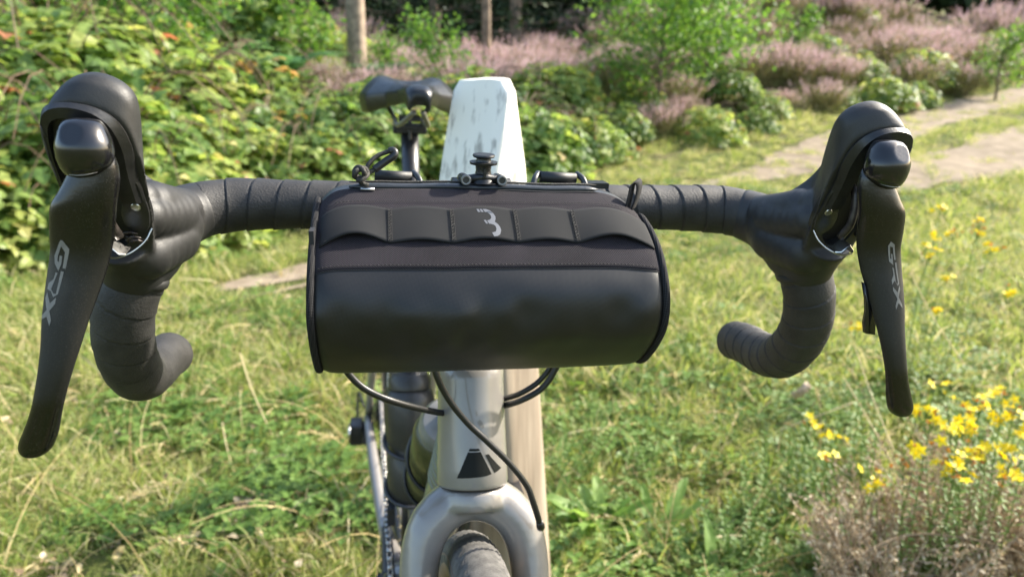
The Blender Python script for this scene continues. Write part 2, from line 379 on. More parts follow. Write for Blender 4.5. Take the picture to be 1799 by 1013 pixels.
def leaf(mb, p, d, nrm, L, w, r, fold=.25, droop=.15):
    """pointed oval leaf, folded along its midrib"""
    d = unit(d); s = unit(np.cross(d, nrm)); u = np.cross(s, d); p = np.asarray(p, float)
    m0 = p; m1 = p+d*L*.35-u*0; m2 = p+d*L*.72-u*droop*L*.4; m3 = p+d*L-u*droop*L
    V = [m0, m1+s*w*.5+u*fold*w*.5, m2+s*w*.36+u*fold*w*.3, m3, m2-s*w*.36+u*fold*w*.3, m1-s*w*.5+u*fold*w*.5, m1, m2]
    mb.add(V, [(0, 1, 6), (1, 2, 7, 6), (2, 3, 7), (3, 4, 7), (4, 5, 6, 7), (5, 0, 6)], r)
def stick(mb, P, r0, r1, r, n=4):
    V, F = tube_geo(np.array(P, float), np.linspace(r0, r1, len(P)), n, caps=False)[:2]; mb.add(V, F, r)
G = {}
G['grass'] = leafmat('grass_blades', [(.10, .17, .035), (.16, .225, .05), (.235, .285, .08), (.36, .36, .14), (.50, .45, .27)], .55, .45)
G['clover'] = leafmat('clover_leaves', [(.08, .15, .03), (.13, .22, .045), (.19, .28, .07)], .5, .4)
G['straw'] = leafmat('dry_straw', [(.40, .30, .14), (.55, .45, .24), (.62, .55, .35)], .6, .3)
G['bramble'] = leafmat('bramble_leaves', [(.055, .11, .03), (.11, .19, .05), (.18, .265, .065), (.27, .34, .085), (.40, .41, .13), (.40, .18, .09)], .42, .5)
G['bushgreen'] = leafmat('sapling_leaves', [(.06, .14, .03), (.10, .22, .04), (.18, .30, .06)], .45, .45)
G['cane'] = mat('bramble_cane', (.12, .07, .04), .7, var=.4)
G['hstem'] = leafmat('heather_foliage', [(.13, .09, .05), (.13, .15, .045), (.20, .22, .065), (.24, .22, .10), (.28, .20, .12)], .75, .25)
G['hflow'] = leafmat('heather_flowers', [(.25, .18, .12), (.39, .29, .24), (.50, .35, .37), (.58, .43, .46), (.45, .40, .27)], .7, .35)
G['dryh'] = leafmat('dry_heather', [(.15, .10, .06), (.30, .22, .13), (.45, .36, .235), (.56, .48, .35)], .8, .15)
G['fern'] = leafmat('fern_fronds', [(.06, .15, .05), (.09, .20, .07), (.13, .26, .09)], .5, .4)
G['needle'] = leafmat('conifer_needles', [(.018, .032, .012), (.03, .05, .018), (.05, .075, .02)], .7, .1)
G['bark'] = mat('pine_bark', (.20, .145, .10), .9, var=.45, vscale=9, bump=1, bscale=20)
G['yel'] = leafmat('yellow_petals', [(.60, .47, .01), (.72, .60, .015), (.78, .68, .04)], .5, .3)
G['orange'] = leafmat('faded_blooms', [(.38, .16, .03), (.55, .28, .04), (.25, .12, .05)], .7, .2)
G['deadleaf'] = mat('dead_leaf', (.50, .37, .26), .8, var=.3, vscale=60)
G['pebble'] = mat('grey_pebble', (.26, .215, .17), .85, var=.3, vscale=30)

protos = bpy.data.collections.new('ground_cover_shapes')
def scatter(name, plist, pts, rots, scs, idx):
    col = bpy.data.collections.new(name+'_shapes')
    for i, o in enumerate(plist): o.name = '%s_%02d' % (o.name, i); col.objects.link(o)
    me = bpy.data.meshes.new(name); me.from_pydata([tuple(p) for p in pts], [], [])
    a = me.attributes.new('rot', 'FLOAT_VECTOR', 'POINT'); a.data.foreach_set('vector', np.asarray(rots, np.float32).ravel())
    a = me.attributes.new('sc', 'FLOAT', 'POINT'); a.data.foreach_set('value', np.asarray(scs, np.float32))
    a = me.attributes.new('ix', 'INT', 'POINT'); a.data.foreach_set('value', np.asarray(idx, np.int32))
    o = bpy.data.objects.new(name, me); C.objects.link(o); o['kind'] = 'stuff'
    ng = bpy.data.node_groups.new(name, 'GeometryNodeTree')
    ng.interface.new_socket('Geometry', in_out='INPUT', socket_type='NodeSocketGeometry'); ng.interface.new_socket('Geometry', in_out='OUTPUT', socket_type='NodeSocketGeometry')
    N = ng.nodes; L = ng.links; gi = N.new('NodeGroupInput'); go = N.new('NodeGroupOutput'); ip = N.new('GeometryNodeInstanceOnPoints'); ci = N.new('GeometryNodeCollectionInfo')
    ci.inputs['Collection'].default_value = col; ci.inputs['Separate Children'].default_value = True; ci.inputs['Reset Children'].default_value = True
    ip.inputs['Pick Instance'].default_value = True
    def na(nm, ty): q = N.new('GeometryNodeInputNamedAttribute'); q.data_type = ty; q.inputs[0].default_value = nm; return q.outputs[0]
    L.new(gi.outputs[0], ip.inputs['Points']); L.new(ci.outputs[0], ip.inputs['Instance']); L.new(na('ix', 'INT'), ip.inputs['Instance Index'])
    L.new(na('rot', 'FLOAT_VECTOR'), ip.inputs['Rotation']); L.new(na('sc', 'FLOAT'), ip.inputs['Scale']); L.new(ip.outputs[0], go.inputs[0])
    m = o.modifiers.new('scatter', 'NODES'); m.node_group = ng
    return o
def tuft(k, nb, rad, hmin, hmax, w, dry):
    mb = MB()
    for _ in range(nb):
        a = nr.uniform(0, 6.28); r = rad*math.sqrt(nr.random()); p = (r*math.cos(a), r*math.sin(a), -.004)
        d = (nr.normal()*.38+math.cos(a)*.2, nr.normal()*.38+math.sin(a)*.2, 1); L = nr.uniform(hmin, hmax)
        c = min(1, max(0, (nr.beta(2, 2.2) if nr.random() > dry else nr.uniform(.78, 1))))
        blade(mb, p, d, L, w*nr.uniform(.6, 1.25), nr.uniform(.15, .75), c)
    return mb.build('tuft', G['grass'], linkit=False)
gp = [tuft(k, 46, .055, .018, .055, .0034, .12) for k in range(5)] + [tuft(k, 40, .06, .05, .12, .0036, .18) for k in range(3)] + [tuft(k, 34, .05, .02, .055, .003, .6) for k in range(2)]
def inview(x, y, m=.25): return y > .5 and abs(x) < .76*y+.35+m
pts = []; rots = []; scs = []; ix = []
def lush(x, y): return .5+.5*noise.noise(Vector((x*.9, y*.9, 2.2)))+.35*noise.noise(Vector((x*3.1, y*3.1, 9)))
def sow(n, y0, y1, smin, smax):
    for _ in range(n):
        y = nr.uniform(y0, y1); x = nr.uniform(-.78*y-.5, .78*y+.5)
        if bank_d(x, y) > .5 or on_path(x, y) and (noise.noise(Vector((x*1.7, y*1.7, 70))) < .06 or nr.random() < .35): continue
        lu = lush(x, y)
        if lu < .22 and nr.random() < .78: continue
        if math.hypot(x+1.15, (y-3.45)) < .35 and nr.random() < .9: continue
        for qx, qy, qr in ((-.62, 1.55, .16), (-.93, 1.25, .12), (-.50, 1.20, .10), (-.35, 1.62, .08)):
            if math.hypot((x-qx), y-qy) < qr and nr.random() < .85: break
        else:
            tall = nr.random() < (.10+.30*(x > .35)+.15*(lu > .8)); 
            k = nr.integers(5, 8) if tall else (nr.integers(8, 10) if nr.random() < .10+.35*(lu < .38) else nr.integers(0, 5))
            pts.append((x, y, ground(x, y))); rots.append((nr.normal()*.12, nr.normal()*.12, nr.uniform(0, 6.28))); scs.append(nr.uniform(smin, smax)*(.62 if y > 4 and on_lane(x, y) else 1)); ix.append(k)
sow(4800, .45, 2.2, .7, 1.1); sow(7500, 2.2, 5, .9, 1.5); sow(9000, 5, 12, 1.1, 2.0); sow(2500, 12, 20, 1.6, 2.6)
scatter('grass', gp, pts, rots, scs, ix)
# clover and small broad-leaved ground cover
def cloverp():
    mb = MB()
    for _ in range(26):
        a = nr.uniform(0, 6.28); r = .06*math.sqrt(nr.random()); h = nr.uniform(.01, .045); p = np.array((r*math.cos(a), r*math.sin(a), h)); b = nr.uniform(0, 6.28); c = nr.random(); s = nr.uniform(.007, .014)
        for k in range(3): leaf(mb, p, (math.cos(b+k*2.1), math.sin(b+k*2.1), .25), (nr.normal()*.2, nr.normal()*.2, 1), s*1.3, s, c, .15, .1)
    return mb.build('clover', G['clover'], linkit=False)
def weedp():
    mb = MB()
    for _ in range(9):
        a = nr.uniform(0, 6.28); leaf(mb, (0, 0, .004), (math.cos(a), math.sin(a), nr.uniform(.1, .8)), (0, 0, 1), nr.uniform(.03, .07), nr.uniform(.010, .02), nr.random(), .3, .3)
    return mb.build('weed', G['clover'], linkit=False)
def yarrowp():
    mb = MB()
    for _ in range(6):
        a = nr.uniform(0, 6.28); d = unit((math.cos(a), math.sin(a), nr.uniform(.3, 1.3))); p = np.zeros(3); L = nr.uniform(.06, .12); s = unit(np.cross(d, (0, 0, 1))); c = nr.random()
        for k in range(9):
            q = d*L*k/9; 
            for e in (-1, 1): leaf(mb, q, s*e+d*.5, (0, 0, 1), .014*(1-k/11), .005, c, .1, .1)
    return mb.build('feathery', G['clover'], linkit=False)
cp = [cloverp(), cloverp(), weedp(), weedp(), yarrowp(), yarrowp()]
pts = []; rots = []; scs = []; ix = []
for _ in range(5200):
    y = .5+5.5*nr.random()**1.4; x = nr.uniform(-.78*y-.3, .78*y+.3)
    v = noise.noise(Vector((x*2.2, y*2.2, 30)))
    if v < .10 - .36*(x > .1) or on_path(x, y) or bank_d(x, y) > .3: continue
    pts.append((x, y, ground(x, y))); rots.append((nr.normal()*.15, nr.normal()*.15, nr.uniform(0, 6.28))); scs.append(nr.uniform(.8, 1.5)); ix.append(nr.integers(0, 6) if x > 0 else nr.choice([0, 1, 2, 3, 3]))
scatter('clover_and_weeds', cp, pts, rots, scs, ix)
# thin dry stalks
def stalkp(head):
    mb = MB(); L = nr.uniform(.12, .30); d = unit((nr.normal()*.5, nr.normal()*.5, 1)); c = nr.random()
    P = [np.zeros(3)]; t = d.copy()
    for k in range(6): P.append(P[-1]+t*L/6); t = unit(t+np.array((d[0]*.22, d[1]*.22, -.10)))
    stick(mb, P, .0010, .0005, c, 3)
    if head:
        for k in range(14): q = P[-1]-t*.05*k/14; dd = unit(t+nr.normal(size=3)*.5); leaf(mb, q, dd, rdir(), .010, .003, nr.random())
    return mb.build('stalk', G['straw'], linkit=False)
def flatp():
    mb = MB(); 
    for _ in range(3):
        a = nr.uniform(0, 6.28); blade(mb, (0, 0, .01), (math.cos(a), math.sin(a), .25), nr.uniform(.06, .16), .0035, .25, nr.random(), 4)
    return mb.build('straw', G['straw'], linkit=False)
sp_ = [stalkp(0) for _ in range(3)]+[stalkp(1) for _ in range(2)]+[flatp() for _ in range(3)]
pts = []; rots = []; scs = []; ix = []
for _ in range(2600):
    y = .6+7*nr.random()**1.3; x = nr.uniform(-.78*y-.3, .78*y+.3)
    if on_path(x, y) or bank_d(x, y) > .2: continue
    pts.append((x, y, ground(x, y)+.01)); rots.append((nr.normal()*.2, nr.normal()*.2, nr.uniform(0, 6.28))); scs.append(nr.uniform(.7, 1.3)); ix.append(nr.choice([0, 1, 2, 3, 4, 5, 6, 7, 5, 6, 7]))
scatter('dry_grass_stalks', sp_, pts, rots, scs, ix)
# leaf litter and small stones in the thin spots
def litp(m):
    mb = MB()
    for _ in range(4): a = nr.uniform(0, 6.28); leaf(mb, (nr.normal()*.03, nr.normal()*.03, .012), (math.cos(a), math.sin(a), nr.uniform(-.1, .4)), (nr.normal()*.5, nr.normal()*.5, 1), nr.uniform(.015, .035), nr.uniform(.01, .02), nr.random(), .4, .3)
    return mb.build('litter', m, linkit=False)
def pebp():
    bm = bmesh.new(); bmesh.ops.create_icosphere(bm, subdivisions=2, radius=.012)
    for v in bm.verts: v.co = v.co*(1+.35*noise.noise(v.co*90+Vector((nr.random()*9, 0, 0)))); v.co.z *= .6
    me = bpy.data.meshes.new('pebble'); bm.to_mesh(me); bm.free(); me.materials.append(G['pebble']); return bpy.data.objects.new('pebble', me)
lp = [litp(G['dryh']), litp(G['dryh']), litp(G['straw']), pebp(), pebp()]
pts = []; rots = []; scs = []; ix = []
for _ in range(1600):
    y = .5+5.5*nr.random()**1.3; x = nr.uniform(-.78*y-.3, .78*y+.3); bare = False
    for qx, qy, qr in ((-.62, 1.55, .20), (-.93, 1.25, .14), (-.50, 1.20, .14), (-.35, 1.62, .10), (-1.15, 3.45, .4), (.62, 1.0, .25)):
        if math.hypot(x-qx, y-qy) < qr: bare = True
    if not bare and nr.random() > .30: continue
    if bank_d(x, y) > .2: continue
    pts.append((x, y, ground(x, y)+.004)); rots.append((nr.normal()*.3, nr.normal()*.3, nr.uniform(0, 6.28))); scs.append(nr.uniform(.6, 1.3)); ix.append(nr.choice([0, 1, 2, 2, 1, 0, 3, 4]) if bare else nr.choice([0, 1, 2, 2]))
for _ in range(60):
    a = nr.uniform(0, 6.28); r = .11*math.sqrt(nr.random()); x, y = -.64+r*math.cos(a), 1.52+r*math.sin(a); pts.append((x, y, ground(x, y)+.006)); rots.append((0, 0, a)); scs.append(nr.uniform(.5, 1.2)); ix.append(nr.choice([3, 4]))
scatter('leaf_litter', lp, pts, rots, scs, ix)

# --- bushes on the bank
def bramble_proto(k, nl, R_, H):
    lf = MB(); cn = MB()
    for _ in range(9):
        a = nr.uniform(0, 6.28); d = np.array((math.cos(a), math.sin(a), 0)); L = R_*nr.uniform(.8, 1.25)
        P = [np.array((0, 0, 0))+d*L*u+np.array((0, 0, H*1.1*math.sin(math.pi*min(1, u*.75+.05)))) for u in np.linspace(0, 1, 8)]
        stick(cn, P, .004, .002, .5)
    for _ in range(nl):
        v = rdir(-.05); rr = (.55+.45*nr.random()**.5)*(1+.22*noise.noise(Vector(v*2.2)+Vector((k*5, 0, 0)))); p = np.array((v[0]*R_, v[1]*R_, max(.03, v[2]*H)))*rr
        c = nr.beta(1.9, 2.3)*.74+.04 if nr.random() > .03 else 1.0
        s = nr.uniform(.044, .082); nn = unit(v*.6+np.array((0, 0, .8))+nr.normal(size=3)*.35); b = nr.uniform(0, 6.28); t1 = unit(np.cross(nn, (math.cos(b), math.sin(b), .1))); t2 = np.cross(nn, t1)
        for q in (0, 2.0, -2.0) if s < .055 else (0, 1.6, -1.6, ):
            leaf(lf, p, t1*math.cos(q)+t2*math.sin(q), nn, s*(1 if q == 0 else .85), s*.68, c, .22, .2)
    return lf.build('bramble', G['bramble'], linkit=False).data, cn.build('bramble', G['cane'], linkit=False).data
def heather_proto(k, ns, R_, H, fl):
    st = MB(); fw = MB()
    for _ in range(ns):
        v = rdir(.18); d = unit((v[0]*.8, v[1]*.8, .55+v[2]*.9)); L = H*nr.uniform(.72, 1.1)*(1+.2*noise.noise(Vector(d*3)+Vector((k, 0, 0)))); b = np.array((nr.normal()*R_*.28, nr.normal()*R_*.28, 0)); e_ = b+d*L+np.array((d[0], d[1], 0))*R_*.35
        m_ = (b+e_)/2+np.array((0, 0, -.02)); c = nr.random()
        stick(st, [b, m_, e_], .0028, .0012, c, 3)
        for q in range(9):
            u = nr.uniform(.3, .85); p = b*(1-u)+e_*u; leaf(st, p, unit(d+nr.normal(size=3)*.5), rdir(), nr.uniform(.03, .055), .007, nr.random())
        if nr.random() < fl:
            for br in range(4):
                u = nr.uniform(.66, .95); p0 = b*(1-u)+e_*u; dd = unit(d+nr.normal(size=3)*.28+np.array((0, 0, .25))); LL = nr.uniform(.045, .11); cc = nr.beta(2, 2)
                for q in range(9):
                    p = p0+dd*LL*q/8; leaf(fw, p, unit(dd*.6+nr.normal(size=3)*.6), rdir(), nr.uniform(.010, .016), nr.uniform(.006, .010), min(1, max(0, cc+nr.normal()*.12)))
    return st.build('heather', G['hstem'], linkit=False).data, (fw.build('heather', G['hflow'], linkit=False).data if fw.n else None)
BR = [bramble_proto(0, 620, .50, .42), bramble_proto(1, 520, .42, .36), bramble_proto(2, 700, .55, .52)]
HE = [heather_proto(0, 240, .34, .42, .85), heather_proto(1, 210, .30, .36, .7), heather_proto(2, 220, .32, .46, .95), heather_proto(3, 180, .34, .36, .25)]
def plant(name, meshes, parts, x, y, s, rz, label, cat, group=None, dz=0, stuff=(), sz=1, tilt=0):
    e_ = empty(name, (x, y, ground(x, y)+dz), label, cat, group, rot=(tilt, 0, rz)); e_.scale = (s, s, s*sz)
    for me, pn in zip(meshes, parts):
        if me is None: continue
        o = bpy.data.objects.new(pn, me); C.objects.link(o); o.parent = e_
        if pn in ('leaves', 'flowers', 'foliage', 'needles', 'blooms', 'seed_heads'): o['kind'] = 'stuff'
    return e_
placed = []
def free(x, y, r):
    for a, b, q in placed:
        if (a-x)**2+(b-y)**2 < (r+q)**2*.36: return False
    placed.append((x, y, r)); return True
nbush = 0
for it in range(5200):
    y = nr.uniform(1.5, 22); x = nr.uniform(-.80*y-.8, .80*y+.8); d = bank_d(x, y)
    if d < .12 or d > 9 or y < 2.2: continue
    dist = math.hypot(x, y); s = nr.uniform(.75, 1.15)*(1+.03*max(0, dist-6))
    if not free(x, y, .47*s*(.85 if d < 3 else 1.05)): continue
    if nbush > 275: break
    nbush += 1; az = x/y
    pk = noise.noise(Vector((x*.55, y*.55, 44)))
    if az < -.25: heath = .02+.55*(d > 2.8 and az > -.36)*(d < 6)
    elif az < .12: heath = .14+.66*(d > 1.8)
    else: heath = .80 if pk > -.15 else .35
    if az > .12 and d < .5 and dist < 9: heath = .85
    pxx = az/.9563*1249+899
    zone = ['at the left picture edge', 'behind the left hood', 'above the left bar', 'left of the saddle', 'behind the saddle', 'right of the white post', 'above the right bar', 'left of the right hood', 'behind the right hood', 'at the right picture edge'][sum(pxx > q for q in (80, 260, 430, 600, 800, 980, 1180, 1380, 1600))]
    depth = 'front row' if d < 1.1 else ('middle rows' if d < 3 else 'back rows')
    if nr.random() < heath:
        k = int(nr.choice([0, 1, 2, 3, 3, 3]) if az > .1 else nr.choice([0, 1, 2, 2, 3])); k = int(nr.choice([3, 1, 0])) if d < 1.1 and az > 0 else k; ss_ = s*nr.uniform(1.0, 1.55)*(.78 if d < 1.1 else 1); kind = ['full pink flowering', 'low open flowering', 'tall thickly flowering', 'mostly green barely flowering'][k]
        lb = '%s heather bush, %s of the bank, %s' % (kind, depth, zone)
        plant('heather_bush', HE[k], ('foliage', 'flowers'), x, y, ss_, nr.uniform(0, 6.28), lb, 'heather', 'heather, '+kind+', '+depth+' '+zone, sz=nr.uniform(.8, 1.25))
    else:
        k = int(nr.integers(0, 3)); big = 1.0 + .55*(az < -.35)*min(1, d/2.5)+.1*(az < -.1); kind = ['rounded', 'small', 'large spreading'][k]
        lb = '%s bramble bush, %s of the bank, %s' % (kind, depth, zone)
        plant('bramble_bush', BR[k], ('leaves', 'canes'), x, y, s*nr.uniform(.95, 1.2)*big*(.8 if az > .12 else 1), nr.uniform(0, 6.28), lb, 'bramble', 'brambles, '+kind+', '+depth+' '+zone)
# ferns
def fern_proto(n_):
    mb = MB(); 
    for k in range(n_):
        a = 6.28*k/n_+nr.normal()*.2; L = nr.uniform(.45, .7); c = nr.random(); h = np.array((math.cos(a), math.sin(a), 0)); P = [np.zeros(3)]; t = unit(h*.5+np.array((0, 0, 1)))
        for q in range(22): P.append(P[-1]+t*L/22); t = unit(t+h*.06+np.array((0, 0, -.055)))
        stick(mb, P[::4], .003, .001, c)
        sd = np.cross(h, (0, 0, 1))
        for q in range(3, 22):
            w = .17*math.sin(math.pi*(q/22)**.7)+.01; d = unit(P[q]-P[q-1])
            for e_ in (-1, 1): leaf(mb, P[q], sd*e_+d*.45, np.cross(sd, d), w, .028, c, .05, .15)
    return mb.build('fern', G['fern'], linkit=False).data
FE = [fern_proto(9), fern_proto(8)]
for k, (x, y, s, lb) in enumerate([(-2.35, 7.6, 1.25, 'upright green fern growing on the bank left of the pine trunk'), (-3.05, 8.0, 1.1, 'pale green fern behind the tall brambles in the upper left'), (-3.9, 5.9, 1.1, 'spreading fern above the left brake lever'), (-4.7, 6.4, 1.2, 'arching fern at the top left corner of the bank'), (-1.5, 8.8, 1.0, 'small fern between the two tree trunks')]):
    plant('fern', (FE[k % 2],), ('fronds',), x, y, s, k*1.3, lb, 'fern', 'ferns on the wooded bank', dz=.35)
# saplings with light leaves
def sapling(nl, H, R_, pal, ls=.05):
    lf = MB(); st = MB(); 
    for b in range(16):
        a = nr.uniform(0, 6.28); z0 = H*nr.uniform(.12, .75); d = unit((math.cos(a), math.sin(a), .75)); L = R_*nr.uniform(.7, 1.2)
        P = [np.array((0, 0, z0))+d*L*u+np.array((0, 0, -.1*L*u*u)) for u in np.linspace(0, 1, 5)]; stick(st, P, .010, .003, .5, 5)
        for _ in range(nl//16):
            u = nr.uniform(.25, 1.05); p = P[0]*(1-u)+P[-1]*u+nr.normal(size=3)*.12*R_*1.2; leaf(lf, p, rdir(-.4), unit(nr.normal(size=3)*.5+np.array((0, 0, 1))), ls*nr.uniform(.7, 1.3), ls*.65, nr.random())
    stick(st, [(0, 0, -.3), (.03, .02, H*.4), (-.02, 0, H*.75), (.02, .01, H)], .024, .006, .5, 8)
    return lf.build('sapling', pal, linkit=False).data, st.build('sapling', G['bark'], linkit=False).data
SA = [sapling(3600, 1.5, .75, G['bushgreen']), sapling(1100, 1.2, .5, G['bushgreen'], .06)]
for k, (x, y, s, v, lb) in enumerate([(-.85, 8.9, 1.0, 1, 'light green sapling in front of the dark wood above the saddle'), (-1.6, 9.6, .8, 1, 'thin leafy sapling between the pine trunk and the white post'), (1.75, 8.8, 1.25, 0, 'leafy young tree with forked stems standing in the heather'), (2.6, 10.4, 1.3, 0, 'dense green shrub at the top of the bank right of centre'), (-3.3, 7.0, 1.05, 0, 'bushy sapling with small leaves at the upper left'), (-5.2, 8.2, 1.5, 0, 'tall leafy shrub filling the top left corner'), (-2.7, 9.4, 1.2, 1, 'shaded sapling behind the fern'), (8.3, 12.6, 1.1, 1, 'young green tree at the top right edge'), (4.6, 12.2, 1.0, 1, 'small green sapling rising out of the right hand heather')]):
    plant('sapling', SA[v], ('leaves', 'trunk'), x, y, s, k*2.1, lb, 'young tree')
# pines of the wood behind
def conifer(nb, H, R_, z0):
    lf = MB(); tr = MB()
    stick(tr, [(0, 0, -.5), (.02, 0, H*.3), (0, .03, H*.7), (0, 0, H)], .14, .03, .5, 12)
    for b in range(nb):
        z = z0+(H-z0)*(b/nb); a = b*2.4; L = R_*(1-.75*(z-z0)/(H-z0))*nr.uniform(.8, 1.15); d = np.array((math.cos(a), math.sin(a), nr.uniform(-.25, .1)))
        P = [np.array((0, 0, z))+d*L*u for u in (0, .5, 1)]; stick(tr, P, .02, .006, .4, 4)
        for _ in range(46):
            u = nr.uniform(.12, 1.05); p = np.array((0, 0, z))+d*L*u+nr.normal(size=3)*(.16+.12*u)*np.array((1, 1, .6)); leaf(lf, p, unit(d+nr.normal(size=3)*.9), rdir(), nr.uniform(.10, .20), .07, nr.random())
    return lf.build('conifer', G['needle'], linkit=False).data, tr.build('conifer', G['bark'], linkit=False).data
CO = [conifer(46, 6.5, 1.9, .3), conifer(40, 6.0, 1.7, .5)]
k = 0
for row, (yy, n_, dx) in enumerate([(16.5, 11, 2.1), (19.5, 12, 2.5)]):
    for i in range(n_):
        x = (i-n_*.62)*dx+nr.normal()*.3+row; y = yy+nr.normal()*.6+max(0, x-2)*.55
        if bank_d(x, y) < 2: continue
        plant('conifer_tree', CO[k % 2], ('needles', 'trunk'), x, y, nr.uniform(.9, 1.15), nr.uniform(0, 6.28), 'dark conifer in the shaded wood beyond the bank', 'tree', 'dark conifers of the wood'); k += 1
# far edge of the wood: one dense dark mass
mb = MB()
for _ in range(19000):
    a = nr.uniform(-1.15, 1.0); r = nr.uniform(24, 28); x = r*math.sin(a); y = r*math.cos(a)
    if a > .35: y += 6; x *= 1.2
    z = ground(x, y)+nr.uniform(0, 6.5); leaf(mb, (x, y, z), rdir(), rdir(), .75, .5, nr.random())
mb.build('distant_woodland', G['needle'])['kind'] = 'stuff'
# two bare trunks that stand in front of the wood
def trunk_tree(x, y, r0, lb, H=9, lean=0, m=None):
    e_ = empty('pine_tree', (x, y, ground(x, y)-.1), lb, 'tree')
    P = spline([(0, 0, 0), (.03+lean*1.5, 0, 1.5), (-.02+lean*4, .03, 4), (lean*H, 0, H)], 30)
    def rf(i, s_, th, r): return r*(1+.07*np.array([noise.noise(Vector((math.cos(t)*2.5, math.sin(t)*2.5, s_*1.7))) for t in th])+.5*math.exp(-s_/.18))
    V, F, U = tube_geo(P, np.linspace(r0, r0*.5, 30), 24, rfun=rf); link('trunk', V, F, m or G['bark'], e_)
    mb = MB()
    for _ in range(700):
        v = rdir(-.5); p = np.array((lean*H, 0, H-.3))+v*np.array((1.3, 1.3, 1.1))*nr.random()**.4; leaf(mb, p, rdir(), rdir(), .22, .09, nr.random())
    c = mb.build('crown', G['needle'], e_); c['kind'] = 'stuff'
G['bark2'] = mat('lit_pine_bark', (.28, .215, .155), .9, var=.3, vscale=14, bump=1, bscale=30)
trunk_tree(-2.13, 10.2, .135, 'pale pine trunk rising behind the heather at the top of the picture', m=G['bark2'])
trunk_tree(-.42, 11.5, .075, 'thin reddish brown trunk in front of the dark wood', 8)

# --- yellow-flowered plants on the right
def wort(x, y, H, nst, label, spread=.10, lean=(0, 0), bloom=1.0):
    e_ = empty('yellow_wildflower', (x, y, ground(x, y)), label, 'wildflower', 'yellow wildflowers on the right')
    st = MB(); fl = MB(); og = MB()
    for k in range(nst):
        a = nr.uniform(0, 6.28); b = np.array((math.cos(a), math.sin(a), 0))*spread*.3*nr.random(); top = np.array((nr.normal()*spread+lean[0], nr.normal()*spread+lean[1], H*nr.uniform(.82, 1.05)))
        P = spline([b, (b+top)/2+np.array((nr.normal()*.01, nr.normal()*.01, .02)), top], 7); stick(st, P, .0014, .0008, .3+.4*nr.random(), 4)
        for q in range(16):
            u = .15+.8*q/16; p = b*(1-u)+top*u; aa = q*1.57
            for s_ in (0, math.pi): leaf(st, p, (math.cos(aa+s_), math.sin(aa+s_), .5), (0, 0, 1), .018, .006, nr.random())
        for q in range(5):
            p = top+np.array((nr.normal()*.013, nr.normal()*.013, nr.uniform(-.018, .008))); stick(st, [top-np.array((0, 0, .03)), p], .0006, .0005, .5, 3)
            nn = unit(rdir(.1)+np.array((0, -.3, .5))); t1 = unit(np.cross(nn, (1, .2, .1))); t2 = np.cross(nn, t1)
            if nr.random() < .68*bloom:
                for j in range(5): leaf(fl, p, t1*math.cos(j*1.257)+t2*math.sin(j*1.257)+nn*.25, nn, .0128, .0075, nr.random(), .1, .1)
                for j in range(8): leaf(fl, p, unit(nn+nr.normal(size=3)*.35), rdir(), .008, .0012, .5)
            else:
                for j in range(6): leaf(og, p, unit(nn+nr.normal(size=3)*.5), rdir(), .009, .004, nr.random())
    st.build('stems', G['clover'], e_)
    if fl.n: fl.build('flowers', G['yel'], e_)['kind'] = 'stuff'
    if og.n: og.build('faded_flowers', G['orange'], e_)['kind'] = 'stuff'
def at(px, py, h):  # where a flower of height h, seen at this place of the picture, is rooted
    a = math.radians(17)+math.atan((py-506.5)/1249); y = (CAMZ-h)/math.tan(a); D = y*math.cos(math.radians(17))+(CAMZ-h)*math.sin(math.radians(17)); return (px-899.5)/1249*D, y
for px_, py_, h_, n_, lb in [(1650, 375, .62, 6, 'tall clump of yellow flowers beside the right brake lever'), (1700, 395, .60, 6, 'tall loose clump of yellow and orange flowers furthest up the right edge'), (1625, 405, .58, 4, 'yellow flowers showing just right of the lettered lever'), (1745, 375, .6, 2, 'single thin yellow flower stalk right of the tall clumps'),
    (1665, 460, .52, 2, 'two small yellow blooms under the tall clump'), (1630, 500, .5, 2, 'lone yellow bloom close to the right lever blade'), (1790, 500, .5, 2, 'small orange bloom at the right edge'), (1500, 560, .40, 2, 'small yellow blooms between the drop and the right lever'),
    (1760, 680, .46, 9, 'large bunch of bright yellow flowers at the right edge'), (1725, 715, .44, 8, 'bright yellow flowers low in the big bunch at the right'), (1790, 700, .46, 6, 'yellow flowers cut off by the right edge of the picture'), (1640, 745, .42, 5, 'half faded orange and yellow flowers below the lever tip'), (1695, 755, .42, 6, 'yellow flowers in front of the big bunch'), (1745, 775, .40, 5, 'lowest yellow flowers of the big bunch'), (1775, 790, .40, 3, 'pair of yellow flowers under the big bunch'),
    (1427, 714, .30, 1, 'single yellow flower left of the right lever tip'), (1480, 812, .26, 2, 'small yellow flower left of the dry heather'), (1525, 820, .26, 3, 'yellow flower touching the top of the dry heather'), (1455, 750, .26, 1, 'yellow bud on a thin stem below the drop')]:
    x, y = at(px_, py_, h_); wort(x, y, h_, max(1, round(n_*.7)), lb, spread=.016+.005*n_, bloom=.75 if 'orange' in lb or 'faded' in lb else 1.1)

